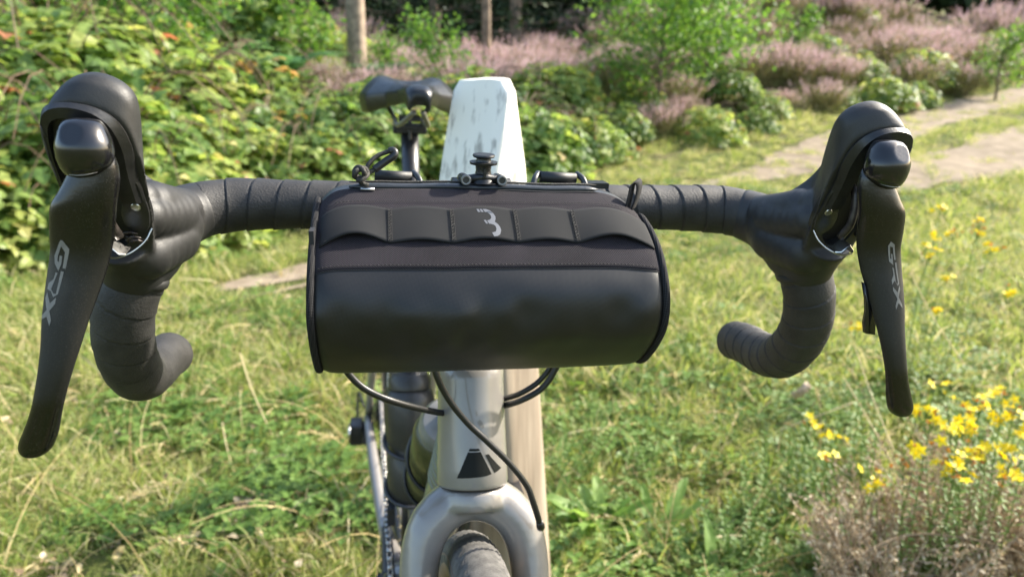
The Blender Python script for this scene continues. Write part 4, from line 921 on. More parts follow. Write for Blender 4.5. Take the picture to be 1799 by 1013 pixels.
LV = [ # z, xc, half width, y front, thickness
 (.056, .2230, .0060, -.1420, .010), (.048, .2216, .0098, -.1460, .014), (.040, .2228, .0122, -.1470, .015), (.032, .2256, .0140, -.1478, .015), (.024, .2290, .0156, -.1478, .014), (.012, .2318, .0156, -.1458, .013),
 (.000, .2343, .0148, -.1440, .0115), (-.012, .2375, .0142, -.1445, .0105), (-.025, .2412, .0129, -.1465, .0100), (-.038, .2448, .0114, -.1485, .0095), (-.050, .2476, .0100, -.1500, .0090),
 (-.065, .2518, .0086, -.1515, .0088), (-.080, .2565, .0079, -.1520, .0090), (-.090, .2600, .0081, -.1518, .0100), (-.100, .2640, .0089, -.1515, .0120), (-.107, .2672, .0092, -.1510, .0130), (-.112, .2692, .0084, -.1500, .0125), (-.1155, .2704, .0058, -.1485, .010), (-.1168, .2706, .0020, -.1460, .004)]
def lever(s):
    Q = spline([(z, xc, hw, yf, t) for z, xc, hw, yf, t in LV], 120)
    rings = []
    for z, xc, hw, yf, t in Q:
        th = np.linspace(0, 2*np.pi, 56, endpoint=False); c, s_ = np.cos(th), np.sin(th); ex = 2/2.9
        x = np.sign(c)*np.abs(c)**ex*hw; y = np.sign(s_)*np.abs(s_)**ex*t/2
        y = np.where(s_ > 0, y*(.62+.38*x/hw) , y)
        # faceted front: crowned across, falling away to the inner side, ridge towards the outer side
        u = x/hw; k = ss(.030, .005, z); y = y + np.where(s_ < 0, 1, .4)*(.0010*u**2 + .0022*k*np.maximum(0, -u)*ss(-.07, -.02, z))
        if z > -.115: x = x
        rings.append(np.c_[x+xc, y+yf+t/2, np.full(56, z)+.0015*u*0])
    V, F = loft_geo([mir(q, s) for q in rings])
    o = add('brake_lever', V, F, M_['lever'], BK)
    # cap over the lever's top
    CP = [(0.0392, 0.2266, 0.0025, -0.149, 0.008), (0.0402, 0.226, 0.0068, -0.151, 0.013), (0.0425, 0.2252, 0.0098, -0.153, 0.018), (0.046, 0.224, 0.012, -0.1552, 0.021), (0.051, 0.2233, 0.0131, -0.1568, 0.023), (0.0555, 0.2233, 0.0129, -0.1568, 0.023), (0.06, 0.2236, 0.0117, -0.1552, 0.022), (0.064, 0.224, 0.0102, -0.1525, 0.019), (0.0668, 0.2242, 0.008, -0.149, 0.014), (0.068, 0.2244, 0.004, -0.146, 0.008)]
    Qc = spline(CP, 60); rings = []
    tipx, tipz = .2236, .0525
    for z, xc, hw, yf, t in Qc:
        th = np.linspace(0, 2*np.pi, 72, endpoint=False); c, s_ = np.cos(th), np.sin(th); ex = 2/2.15
        x = np.sign(c)*np.abs(c)**ex*hw; y = np.sign(s_)*np.abs(s_)**ex*t/2 + yf + t/2
        # planed facet on the top front
        pl = -.1566 + (z-.0572)*.66 + .16*(x+.0025)
        y = np.maximum(y, np.where(s_ < 0, pl, -1))
        rings.append(np.c_[x+xc, y, np.full(72, z)])
    V, F = loft_geo([mir(q, s) for q in rings]); cp = add('lever_cap', V, F, M_['gloss'], o, sharpdeg=24)
    # lower seam of the cap: thin bright worn edge
    e_ = mir([(.2240+.0098*math.cos(a), -.1475+.0062*math.sin(a), .0412+.0016*math.cos(a)**2-.0006*math.cos(a)) for a in np.linspace(R(-140), R(-60), 20)], s)
    add('cap_edge', *tube_geo(e_, np.interp(np.linspace(0, 1, 20), [0, .5, 1], [.00005, .00032, .0002]), 6)[:2], M_['letter'], cp)
    # release blade behind, shows on the inner edge
    if s > 0:
        rb = [(.2275, -.0255), (.2258, -.0222), (.2300, -.034), (.2318, -.042), (.2318, -.050), (.2338, -.057), (.241, -.058), (.237, -.03)]
        rr = [(x, -.1415, z) for x, z in rb]; r1 = [(x, -.1385, z) for x, z in rb]
        add('shift_paddle', *loft_geo([rr, r1]), M_['gloss'], o)
    # lettering laid on the blade
    bvh = BVHTree.FromPolygons([tuple(v) for v in np.vstack([q for q in [o.data.vertices[i].co[:] for i in range(len(o.data.vertices))]])], [tuple(p.vertices) for p in o.data.polygons])
    for poly in LET['R' if s > 0 else 'L']:
        decal('letter', poly, bvh, M_['letter'], o, .00012)
    return o
def decal(name, poly, bvh, m, par, off, d=(0, 1, 0), y0=-.2, step=.0006):
    from mathutils.geometry import tessellate_polygon
    bm = bmesh.new(); vs = [bm.verts.new((x, 0, z)) for x, z in poly]
    for t in tessellate_polygon([[Vector((x*1000, z*1000, 0)) for x, z in poly]]):
        try: bm.faces.new([vs[i] for i in t])
        except ValueError: pass
    for _ in range(3):
        es = [e for e in bm.edges if e.calc_length() > step*2]
        if not es: break
        bmesh.ops.subdivide_edges(bm, edges=es, cuts=1); bmesh.ops.triangulate(bm, faces=bm.faces)
    for v in bm.verts:
        h = bvh.ray_cast(Vector((v.co.x, y0, v.co.z)), Vector(d))
        if h[0]: v.co = h[0] - Vector(d)*off*1.6
        else: v.co.y = -.14
    me = bpy.data.meshes.new(name); 
    for f in bm.faces: f.smooth = True
    bm.to_mesh(me); bm.free(); me.materials.append(m)
    o = bpy.data.objects.new(name, me); C.objects.link(o); o.parent = par; return o
LET = {"L": [[(-.2443,-.0101),(-.2459,-.006),(-.2456,-.0022),(-.2421,.0047),(-.2409,.0065),(-.2399,.0062),(-.2374,.0015),(-.2405,-.0088),(-.242,-.0086),(-.2398,-.0001),(-.2413,.0031),(-.2436,-.002),(-.2443,-.0047),(-.2436,-.0056),(-.2428,-.002),(-.2414,-.0022),(-.2425,-.0065)],
 [(-.2458,-.0109),(-.2447,-.0111),(-.2487,-.0196),(-.2476,-.0218),(-.2463,-.0221),(-.243,-.0101),(-.2415,-.0105),(-.2453,-.0221),(-.2478,-.0237),(-.2489,-.0207),(-.2509,-.0198),(-.2500,-.0168),(-.2471,-.0144)],
 [(-.2509,-.0215),(-.2497,-.027),(-.2463,-.0239),(-.247,-.0271),(-.2502,-.0309),(-.2496,-.0358),(-.2507,-.0388),(-.2519,-.034),(-.2555,-.0362),(-.2549,-.0339),(-.2517,-.0306),(-.2523,-.0245)]],
 "R": [[(.242,-.0098),(.2385,-.0073),(.2355,.0028),(.2366,.0057),(.2402,.0036),(.2434,-.0065),(.2421,-.0063),(.2394,.0017),(.2371,.0025),(.239,-.0054),(.24,-.0059),(.2389,-.0024),(.2402,-.0027)],
 [(.2414,-.0112),(.2427,-.0118),(.2451,-.0207),(.2464,-.0221),(.2466,-.0205),(.243,-.0082),(.2444,-.0083),(.2479,-.0219),(.2467,-.023),(.244,-.0196),(.2424,-.0222),(.2418,-.0193),(.2429,-.0159)],
 [(.243,-.0235),(.2469,-.0272),(.2482,-.023),(.249,-.0253),(.248,-.0303),(.2513,-.0351),(.252,-.0375),(.2483,-.034),(.2468,-.0383),(.2461,-.0357),(.2471,-.0312),(.2434,-.026)]]}
for s in (-1, 1): hood(s); bracket(s); lever(s)

# ---- frame, fork, front wheel (steering part points straight, the main frame is turned a little)
FX = -.005
def hd(t): return np.array((FX+.0005*0, .0055+.345*t, -.2456+.945*t))  # along the steering axis, t from the crown
ang = R(3.4)
def fr(p):  # main-frame coordinates -> handlebar coordinates (yaw about the steering axis)
    x, y, z = p; y0 = .02
    return np.array((FX + x*math.cos(ang) - (y-y0)*math.sin(ang), y0 + (y-y0)*math.cos(ang) + x*math.sin(ang), z))
frp = lambda P: np.array([fr(p) for p in P])
# head tube, hourglass
secs = []
for t, r, ry in [(.002, .0300, .031), (.004, .0308, .032), (.018, .0305, .032), (.045, .0296, .031), (.075, .0288, .030), (.092, .0288, .030), (.100, .0290, .030), (.102, .0286, .0285)]:
    c = hd(t); th = np.linspace(0, 2*np.pi, 64, endpoint=False)
    secs.append(np.c_[c[0]+r*np.cos(th), c[1]+ry*np.sin(th)*.945, c[2]-ry*np.sin(th)*.33])
fm = [loft_geo(secs)]
ht = hd(.09); hb = hd(.035)
def oval(A, Bp, ra, rb, n=36, k=14, sx=1, sy=1): 
    return tube_geo(np.array([np.array(A)*(1-u)+np.array(Bp)*u for u in np.linspace(0, 1, k)]), np.linspace(ra, rb, k), n, sx=sx, sy=sy)[:2]
BB = (0, .440, -.680)
fm.append(oval(fr((0, .045, -.165)), fr((0, .555, -.195)), .021, .017, sx=.9, sy=1.05))       # top tube
dt0, dt1 = fr((0, .035, -.205)), fr((0, .425, -.665)); fm.append(oval(dt0, dt1, .0262, .027, sx=1, sy=.95))  # down tube
fm.append(oval(fr((0, .440, -.680)), fr((0, .572, -.150)), .018, .0165))                    # seat tube
fm.append(tube_geo(frp([(-.045, .440, -.680), (.045, .440, -.680)]), .023, 32)[:2])
RH = (0, .870, -.606)
for q in (-1, 1):
    fm.append(tube_geo(spline(frp([(q*.025, .455, -.680), (q*.045, .52, -.672), (q*.060, .70, -.64), (q*.068, .862, -.608)]), 16), np.linspace(.014, .009, 16), 20)[:2])
    fm.append(tube_geo(spline(frp([(q*.012, .565, -.235), (q*.040, .62, -.30), (q*.058, .75, -.44), (q*.066, .868, -.600)]), 16), np.linspace(.0085, .0075, 16), 16)[:2])
V, F = join(fm); fo = add('frame', V, F, M_['frame'], BK)
# ribbed rubber guard on the down tube
rg = []
for k in range(7):
    u = .035+.03*k; a = dt0*(1-u)+dt1*u; b = dt0*(1-u-.012)+dt1*(u+.012); rg.append(tube_geo([a, b], .0276, 32, sx=1, sy=.95)[:2])
add('tube_guard', *join(rg), mat('tube_guard_grey', (.20, .21, .15), .6), fo)
# head badge
hb_v = np.array([v.co[:] for v in fo.data.vertices]); bv = BVHTree.FromPolygons([tuple(v) for v in hb_v], [tuple(p.vertices) for p in fo.data.polygons])
def pxy(px, py): # lay out the badge on the front of the tube: units of the tube's width
    return (FX + (px-833)/123*.0600, -.2456+.0165+(843-py)*.000476)
for poly in ([(800,834.5),(819,790),(841,789.5),(860,829),(845,829.5),(830,830),(815,831.5)], [(820.5,788),(822,784),(838,784),(840,788)], [(849,795.5),(855,795.5),(879,827.5),(865,829.3)]):
    decal('badge_shape', [pxy(*q) for q in poly], bv, M_['decal'], fo, .0002, y0=-.1, step=.002)
for poly in ([(836,742),(841,738),(846,744),(849,752),(844,754),(840,749)], [(834,724),(836,724),(837,732),(834,731)]):
    decal('paint_chip', [pxy(*q) for q in poly], bv, M_['letter'], fo, .0002, y0=-.1, step=.002)
# black headset cover on top
secs = []
for t, r in [(.101, .0262), (.106, .0262), (.112, .0235), (.165, .022), (.19, .020)]:
    c = hd(t); th = np.linspace(0, 2*np.pi, 40, endpoint=False); secs.append(np.c_[c[0]+r*np.cos(th), c[1]+r*np.sin(th)*.945, c[2]-r*np.sin(th)*.33])
add('headset_cover', *loft_geo(secs), M_['dark'], BK, sharpdeg=35)
# stem hidden behind the bag
a = hd(.205); add('stem', *join([oval(hd(.185), hd(.232), .018, .018), oval((a[0], a[1]-.005, a[2]+.0), (a[0], .012, .0), .017, .018), tube_geo([(a[0]-.022, 0, 0), (a[0]+.022, 0, 0)], .0215, 32)[:2]]), M_['dark'], BK)
# fork: crown flowing into two blades, one skin
fk = []
secs = []
for t, r, ry in [(.0, .0288, .031), (-.006, .0305, .032), (-.014, .033, .032), (-.018, .030, .028)]:
    c = hd(t); th = np.linspace(0, 2*np.pi, 48, endpoint=False); secs.append(np.c_[c[0]+r*np.cos(th), c[1]+ry*np.sin(th)*.945, c[2]-ry*np.sin(th)*.33])
fk.append(loft_geo(secs))
for q in (-1, 1):
    P = spline([(FX, .004, -.2560), (FX+q*.021, -.003, -.2590), (FX+q*.0375, -.010, -.2730), (FX+q*.0460, -.020, -.2960), (FX+q*.0480, -.036, -.330), (FX+q*.0500, -.070, -.43), (FX+q*.0510, -.11, -.52), (FX+q*.052, -.163, -.604)], 40)
    rr = np.interp(np.linspace(0, 1, 40), [0, .05, .1, .16, .3, .6, 1], [.0200, .0195, .0190, .0175, .0150, .0125, .0095])
    fk.append(tube_geo(P, rr, 32, sx=1, sy=1.0)[:2])
V, F = join(fk); fk_o = add('fork', V, F, M_['frame'], BK)
m = fk_o.modifiers.new('r', 'REMESH'); m.mode = 'VOXEL'; m.voxel_size = .0022; m.use_smooth_shade = True
m = fk_o.modifiers.new('s', 'SMOOTH'); m.iterations = 8; apply_mods(fk_o)
th = np.linspace(0, 2*np.pi, 64, endpoint=False); c = hd(.001); ring = np.c_[c[0]+.0287*np.cos(th), c[1]+.0305*np.sin(th)*.945, c[2]-.0305*np.sin(th)*.33]; c2 = hd(.003); ring2 = ring + (c2-c)
add('crown_gap', *loft_geo([ring*1.0, ring2]), M_['framedark'], fk_o)
# wheels
def wheel(name, hub, f, tread_m, knob, tan):
    hub = np.array(hub); rt = .0225; Rr_ = .350-rt
    def ringtube(Rad, rad_x, rad_r, nseg, nn, fn=None, a0=0):
        V = []; F = []
        for i in range(nseg):
            a = 2*np.pi*i/nseg+a0
            for j in range(nn):
                b = 2*np.pi*j/nn; rr = Rad + rad_r*math.cos(b) + (fn(i, j, b) if fn else 0)
                V.append(f((hub[0]+rad_x*math.sin(b), hub[1]+rr*math.sin(a), hub[2]+rr*math.cos(a))))
        F = [(i*nn+j, i*nn+(j+1) % nn, ((i+1) % nseg)*nn+(j+1) % nn, ((i+1) % nseg)*nn+j) for i in range(nseg) for j in range(nn)]
        return V, F
    fn = (lambda i, j, b: ((.0007*(i % 2)+.0007*(j % 2))*(1 if abs(((b+np.pi) % (2*np.pi))-np.pi) < .55 else (1.6 if (i//3+j) % 2 else .2) if abs(((b+np.pi) % (2*np.pi))-np.pi) < 1.15 else 0)) if knob else 0)
    ty = ringtube(Rr_, rt, rt, 660 if knob else 120, 60 if knob else 24, fn)
    w = add(name, *ty, tread_m, BK)
    if tan:
        for q in (-1, 1):
            V = []; n_ = 120
            for i in range(n_):
                a = 2*np.pi*i/n_
                for rr, xx in ((.314, .0150), (.3115, .0185), (.322, .0222), (.333, .0222), (.331, .019), (.320, .0140)): V.append(f((hub[0]+q*xx, hub[1]+rr*math.sin(a), hub[2]+rr*math.cos(a))))
            F = [(i*6+j, i*6+(j+1) % 6, ((i+1) % n_)*6+(j+1) % 6, ((i+1) % n_)*6+j) for i in range(n_) for j in range(6)]
            add('sidewall', V, F, M_['tan'], w)
    add('rim', *ringtube(.305, .0135, .014, 96, 12), M_['dark'], w)
    sp = []
    for k in range(24):
        a = 2*np.pi*k/24; q = 1 if k % 2 else -1
        sp.append(tube_geo([f((hub[0]+q*.028, hub[1]+.022*math.sin(a+.9*(1 if k % 4 < 2 else -1)), hub[2]+.022*math.cos(a+.9*(1 if k % 4 < 2 else -1)))), f((hub[0], hub[1]+.295*math.sin(a), hub[2]+.295*math.cos(a)))], .001, 5)[:2])
    add('spokes', *join(sp), M_['steel'], w)
    add('hub', *join([tube_geo([f((hub[0]-.05, hub[1], hub[2])), f((hub[0]+.05, hub[1], hub[2]))], .012, 20)[:2], tube_geo([f((hub[0]-.030, hub[1], hub[2])), f((hub[0]-.026, hub[1], hub[2]))], .026, 24)[:2], tube_geo([f((hub[0]+.036, hub[1], hub[2])), f((hub[0]+.038, hub[1], hub[2]))], .08, 40)[:2]]), M_['dark'], w)
    return w
wheel('front_wheel', (FX, -.165, -.601), lambda p: np.array(p), M_['tyre'], True, True)
wheel('rear_wheel', RH, fr, M_['dark'], False, True)
# brake hoses
addtube('brake_hose', [(-.043, -.022, -.085), (-.0407, -.035, -.1195), (-.0318, -.036, -.1411), (-.016, -.036, -.1637), (.0004, -.036, -.1810), (.0194, -.036, -.2022), (.0343, -.037, -.2230), (.0402, -.039, -.2385), (.0450, -.0385, -.2535), (.0485, -.033, -.2650)], .0026, M_['hose'], BK, 14, 60)
addtube('brake_hose', [(-.118, -.02, -.100), (-.1077, -.02, -.1237), (-.0944, -.02, -.1394), (-.0728, -.017, -.1525), (-.0374, .010, -.1768), (-.024, .020, -.184)], .0027, M_['hose'], BK, 14, 50)
addtube('brake_hose', [(.078, .006, -.100), (.0665, .010, -.1360), (.0545, .010, -.1575), (.0365, .012, -.1700), (.0190, .030, -.1850)], .0027, M_['hose'], BK, 14, 50)
addtube('brake_hose', [(.072, .014, -.100), (.0640, .016, -.1360), (.0520, .016, -.1545), (.0355, .018, -.1668), (.0190, .034, -.1800)], .0024, M_['hose'], BK, 12, 40)
o = addtube('hose_boot', [(.0462, -.0378, -.2570), (.0480, -.035, -.2630), (.0495, -.030, -.2680)], [.0029, .0036, .0036], M_['hose'], BK, 16)
# seat post, clamp and saddle
sp0, sp1 = fr((0, .572, -.170)), fr((0, .616, .005))
po = addtube('seatpost', [sp0, sp0*.5+sp1*.5, sp1], .0140, M_['carbon'], BK, 32)
add('post_collar', *tube_geo([sp0-[0, 0, .01], sp0+[0, 0, .012]], .0185, 28)[:2], M_['dark'], po)
sc = sp1+np.array((0, 0, .012))
cl = [box_geo(sc+[0, 0, -.005], (.040, .040, .012)), box_geo(sc+[0, 0, .010], (.034, .036, .008)), tube_geo([sc+[-.026, -.012, -.008], sc+[.026, -.012, -.008]], .0055, 14)[:2], tube_geo([sc+[0, -.018, .016], sc+[0, -.020, -.022]], .003, 10)[:2], tube_geo([sc+[0, .018, .016], sc+[0, .018, -.022]], .003, 10)[:2], box_geo(sc+[0, -.02, -.002], (.05, .008, .008))]
co = add('saddle_clamp', *join(cl), M_['dark'], po, smooth=False); bevel(co, .002, 2)
SY = sc
def sad(u, v):  # u along 0 nose..1 tail, v across -1..1
    w = np.interp(u, [0, .04, .12, .35, .55, .75, .92, 1], [.013, .0185, .020, .024, .042, .073, .083, .076])
    y = SY[1] - .150 + .255*u; x = SY[0] + .010*(1-u) - .0 + v*w
    a = abs(v); c = np.interp(u, [0, .06, .15, .4, .7, 1], [.066, .0735, .0755, .073, .074, .076])
    wing = np.interp(u, [0, .35, .6, .85, 1], [0, 0, .004, .011, .012])*math.exp(-((a-.62)/.30)**2)
    drop = np.interp(u, [0, .1, .35, .6, .8, 1], [.010, .008, .010, .018, .026, .026])*a**3.4
    return x, y, c + wing - drop - (.005 if .2 < u < .8 else 0)*math.exp(-(v/.2)**2)
nu, nv = 46, 33; V = []
for i in range(nu):
    for j in range(nv):
        u = i/(nu-1); v = -1+2*j/(nv-1); x, y, z = sad(u, v); V.append((x, y, SY[2]+z-.012))
for i in range(nu):
    for j in range(nv):
        u = i/(nu-1); v = -1+2*j/(nv-1); x, y, z = sad(u, v)
        dd = .020 + .012*abs(v)*ss(.4, .9, u) - .004*ss(.2, .6, u)*(1-abs(v)); V.append((SY[0]+(x-SY[0])*.93, y+(.004 if i == 0 else 0), SY[2]+z-.012-dd))
Fs = [(i*nv+j, i*nv+j+1, (i+1)*nv+j+1, (i+1)*nv+j) for i in range(nu-1) for j in range(nv-1)]; N0 = nu*nv
Fs += [tuple(reversed([q+N0 for q in f])) for f in Fs]
Fs += [(j, j+N0, j+1+N0, j+1) for j in range(nv-1)] + [((nu-1)*nv+j+1, (nu-1)*nv+j+1+N0, (nu-1)*nv+j+N0, (nu-1)*nv+j) for j in range(nv-1)]
Fs += [((i+1)*nv, (i+1)*nv+N0, i*nv+N0, i*nv) for i in range(nu-1)] + [(i*nv+nv-1, i*nv+nv-1+N0, (i+1)*nv+nv-1+N0, (i+1)*nv+nv-1) for i in range(nu-1)]
sa = add('saddle', V, Fs, M_['saddle'], BK)
m = sa.modifiers.new('s', 'SUBSURF'); m.levels = 1; apply_mods(sa)
for q in (-1, 1):
    P = spline([SY+[q*.006+.008, -.135, .026], SY+[q*.020+.004, -.09, .006], SY+[q*.022, -.03, .004], SY+[q*.022, .035, .004], SY+[q*.034, .085, .026]], 24)
    add('rail', *tube_geo(P, .0036, 10)[:2], M_['rail'], sa)
# drivetrain
def rot(p, a, r): return (p[0], p[1]+r*math.sin(a), p[2]+r*math.cos(a))
cr = []
def chainring(x, r, w, teeth):
    n_ = teeth*4; V = []
    for i in range(n_):
        a = 2*np.pi*i/n_; rr = r + (.003 if i % 4 < 2 else -.001)
        for xx, q in ((x-w, rr), (x+w, rr), (x+w, r-.014), (x-w, r-.014)): V.append(fr((xx, BB[1]+q*math.sin(a), BB[2]+q*math.cos(a))))
    return V, [(i*4+j, i*4+(j+1) % 4, ((i+1) % n_)*4+(j+1) % 4, ((i+1) % n_)*4+j) for i in range(n_) for j in range(4)]
ck = add('crankset', *join([chainring(-.052, .089, .0015, 46), chainring(-.045, .062, .0014, 30)]), M_['dark'], BK, smooth=False)
arms = [oval(fr((-.058, BB[1], BB[2])), fr((-.070, BB[1]+.03, BB[2]-.168)), .014, .010), oval(fr((.058, BB[1], BB[2])), fr((.070, BB[1]-.03, BB[2]+.168)), .014, .010), tube_geo([fr((-.062, BB[1], BB[2])), fr((.062, BB[1], BB[2]))], .013, 20)[:2]]
arms += [oval(fr((-.052, BB[1], BB[2])), fr(rot((-.052, BB[1], BB[2]), R(90*k+40), .080)), .010, .007) for k in range(4)]
add('crank_arm', *join(arms), M_['dark'], ck)
add('pedal', *join([box_geo(fr((-.115, BB[1]+.03, BB[2]-.168)), (.07, .06, .014))]), M_['dark'], ck, smooth=False); add('pedal', *join([box_geo(fr((.115, BB[1]-.03, BB[2]+.168)), (.07, .06, .014))]), M_['dark'], ck, smooth=False)
# chain: around the ring, back to the cassette
P = []
for k in range(40): P.append(rot((-.052, BB[1], BB[2]), R(0-180*k/39), .090))
top0 = rot((-.052, BB[1], BB[2]), 0, .090); c1 = rot((-.040, RH[1], RH[2]), R(0), .042)
low = [(-.042, RH[1]-.055, RH[2]-.095), (-.041, RH[1]-.02, RH[2]-.08), rot((-.040, RH[1], RH[2]), R(120), .042)]
loop = [c1] + P + low + [rot((-.040, RH[1], RH[2]), R(60), .042)] + [c1]
LP = np.array(loop, float); d = np.r_[0, np.cumsum(np.linalg.norm(np.diff(LP, axis=0), axis=1))]; nl = int(d[-1]/.0127)
T_ = np.linspace(0, d[-1], nl, endpoint=False); Q = np.stack([np.interp(T_, d, LP[:, k]) for k in range(3)], 1); chp = []
for i in range(nl):
    a, b = Q[i], Q[(i+1) % nl]; w = .0032 if i % 2 else .0022
    for q in (-1, 1):
        A = fr(a+np.array((q*w, 0, 0))); Bq = fr(b+np.array((q*w, 0, 0))); dd = Bq-A; dd /= np.linalg.norm(dd)+1e-9
        A = A-dd*.002; Bq = Bq+dd*.002; nn = np.cross(dd, (1, 0, 0)); nn /= np.linalg.norm(nn)+1e-9; xx = np.array((.0005, 0, 0))
        V = [A+nn*.003-xx, A-nn*.003-xx, Bq-nn*.003-xx, Bq+nn*.003-xx, A+nn*.003+xx, A-nn*.003+xx, Bq-nn*.003+xx, Bq+nn*.003+xx]
        chp.append((V, [(0, 1, 2, 3), (7, 6, 5, 4), (0, 4, 5, 1), (1, 5, 6, 2), (2, 6, 7, 3), (3, 7, 4, 0)]))
    chp.append(tube_geo([fr(a+np.array((-.0036, 0, 0))), fr(a+np.array((.0036, 0, 0)))], .0036, 8)[:2])
add('chain', *join(chp), M_['chain'], BK)['kind'] = 'stuff'
cs = []
for k in range(11): 
    x = -.022-.0038*k; r = .062-.0045*k; cs.append(tube_geo([fr((x-.0008, RH[1], RH[2])), fr((x+.0008, RH[1], RH[2]))], r, 36)[:2])
add('cassette', *join(cs), M_['dsteel'], BK, smooth=False)
rd = [oval(fr((-.070, RH[1]+.01, RH[2]-.02)), fr((-.085, RH[1]-.01, RH[2]-.06)), .014, .016), box_geo(fr((-.092, RH[1]-.02, RH[2]-.025)), (.026, .045, .045)), oval(fr((-.058, RH[1]-.02, RH[2]-.07)), fr((-.056, RH[1]-.055, RH[2]-.135)), .014, .010)]
rdo = add('rear_derailleur', *join(rd), M_['dark'], BK); bevel(rdo, .011, 4)
add('derailleur_plate', *box_geo(fr((-.106, RH[1]-.035, RH[2]-.020)), (.004, .03, .03)), M_['steel'], rdo)
add('derailleur_hose', *tube_geo(spline([fr((-.075, RH[1], RH[2]+.02)), fr((-.085, RH[1]+.05, RH[2]+.03)), fr((-.09, RH[1]+.03, RH[2]-.03))], 16), .0025, 8)[:2], M_['hose'], rdo)
# front derailleur by the seat tube
add('front_derailleur', *join([box_geo(fr((-.044, .470, -.572)), (.012, .05, .03)), box_geo(fr((-.034, .485, -.545)), (.03, .02, .04)), oval(fr((-.02, .478, -.53)), fr((-.045, .475, -.50)), .007, .004)]), M_['dark'], BK, smooth=False)
# bottles in their cages
dtd = fr((0, .425, -.665))-fr((0, .035, -.205)); dtd /= np.linalg.norm(dtd)
nrm = np.cross(np.array((1., 0, 0)), dtd); nrm /= np.linalg.norm(nrm); nrm = nrm if nrm[2] > 0 else -nrm
def bottle(name, base, ax, label, body, capm, L, r):
    b = root(name, base, label, 'bottle'); ax = np.array(ax)/np.linalg.norm(ax)
    pr = [(.0, 0), (r*.9, 0), (r, .006), (r, L*.32), (r*.90, L*.36), (r*.90, L*.42), (r, L*.46), (r, L*.76), (r*.92, L*.82), (r*.80, L*.84)]
    add('bottle_body', *lathe(pr, 40, base, ax), body, b, sharpdeg=50)
    add('bottle_cap', *lathe([(r*.80, L*.835), (r*.86, L*.845), (r*.86, L*.91), (r*.74, L*.95), (r*.30, L*.97), (r*.30, L*1.04), (r*.22, L*1.06), (0, L*1.06)], 40, base, ax), capm, b, sharpdeg=40)
    return b
b1 = fr((0, .262, -.472))+nrm*.066; bottle('water_bottle', b1, -dtd, 'olive drinking bottle with a pale grey cap standing on the down tube', M_['bottleg'], M_['cap'], .215, .037)
st = fr((0, .572, -.15))-fr((0, .440, -.68)); st /= np.linalg.norm(st); nf = np.cross((1., 0, 0), st); nf = nf if nf[1] < 0 else -nf
b2 = fr((-.012, .474, -.535))+nf*.062; bottle('tool_bottle', b2, st, 'squat smoky brown bottle in front of the seat tube', M_['bottle'], M_['bottle'], .20, .037)
for base, ax, off in ((b1, -dtd, nrm), (b2, st, nf)):
    cg = []
    for h in (.02, .09): 
        th = np.linspace(0, 2*np.pi, 36); u = np.cross(ax, (1., 0, 0)); u /= np.linalg.norm(u); v = np.cross(ax, u)
        cg.append(tube_geo([base+ax*(h+.02*math.cos(t))+(u*math.cos(t)+v*math.sin(t))*.0395 for t in th], .003, 8)[:2])
    cg.append(oval(base-off*.040-ax*.01, base-off*.040+ax*.13, .007, .007))
    add('bottle_cage', *join(cg), M_['dark'], BK)
# computer mount standing on the stem: two bolt barrels, stalk and two flanges
mx_, my_, mz_ = -.0095, -.045, .021
def bx(c, s): return box_geo((mx_+c[0], my_+c[1], mz_+c[2]), s)
lo = []
for q in (-1, 1): lo.append(tube_geo([(mx_+q*.0125, my_-.006, mz_+.006), (mx_+q*.0125, my_+.02, mz_+.004)], [.0036, .0036], 24)[:2])
lo.append(tube_geo(spline([(mx_-.016, my_+.004, mz_+.004), (mx_-.006, my_+.002, mz_+.006), (mx_, my_, mz_+.007), (mx_+.006, my_+.002, mz_+.006), (mx_+.016, my_+.004, mz_+.004)], 20), .0032, 14)[:2])
mo = add('computer_mount', *join(lo), M_['bracket'], BK, sharpdeg=40)
pr = [(.0001, .0), (.0090, .0), (.0062, .0035), (.0052, .008), (.0056, .0115), (.0095, .0125), (.0098, .0140), (.0055, .0143), (.0050, .0155), (.0050, .0165), (.0072, .0172), (.0078, .0182), (.0074, .0192), (.0001, .0193)]
add('mount_stalk', *lathe(pr, 40, (mx_+.0005, my_+.004, mz_+.0035), (0, -.05, 1)), M_['bracket'], mo, sharpdeg=30)
add('stalk_rib', *bx((.0005, -.003, .0105), (.0016, .005, .006)), M_['bracket'], mo, smooth=False)
for q in (-1, 1):
    add('bolt_ring', *lathe([(.0022, 0), (.0036, 0), (.0036, .0005), (.0030, .001), (.0022, .0008), (.0022, -.002), (.0, -.002)], 24, (mx_+q*.0125, my_-.0058, mz_+.006), (0, -1, 0)), M_['steel'] if 0 else M_['cap'], mo, sharpdeg=30)

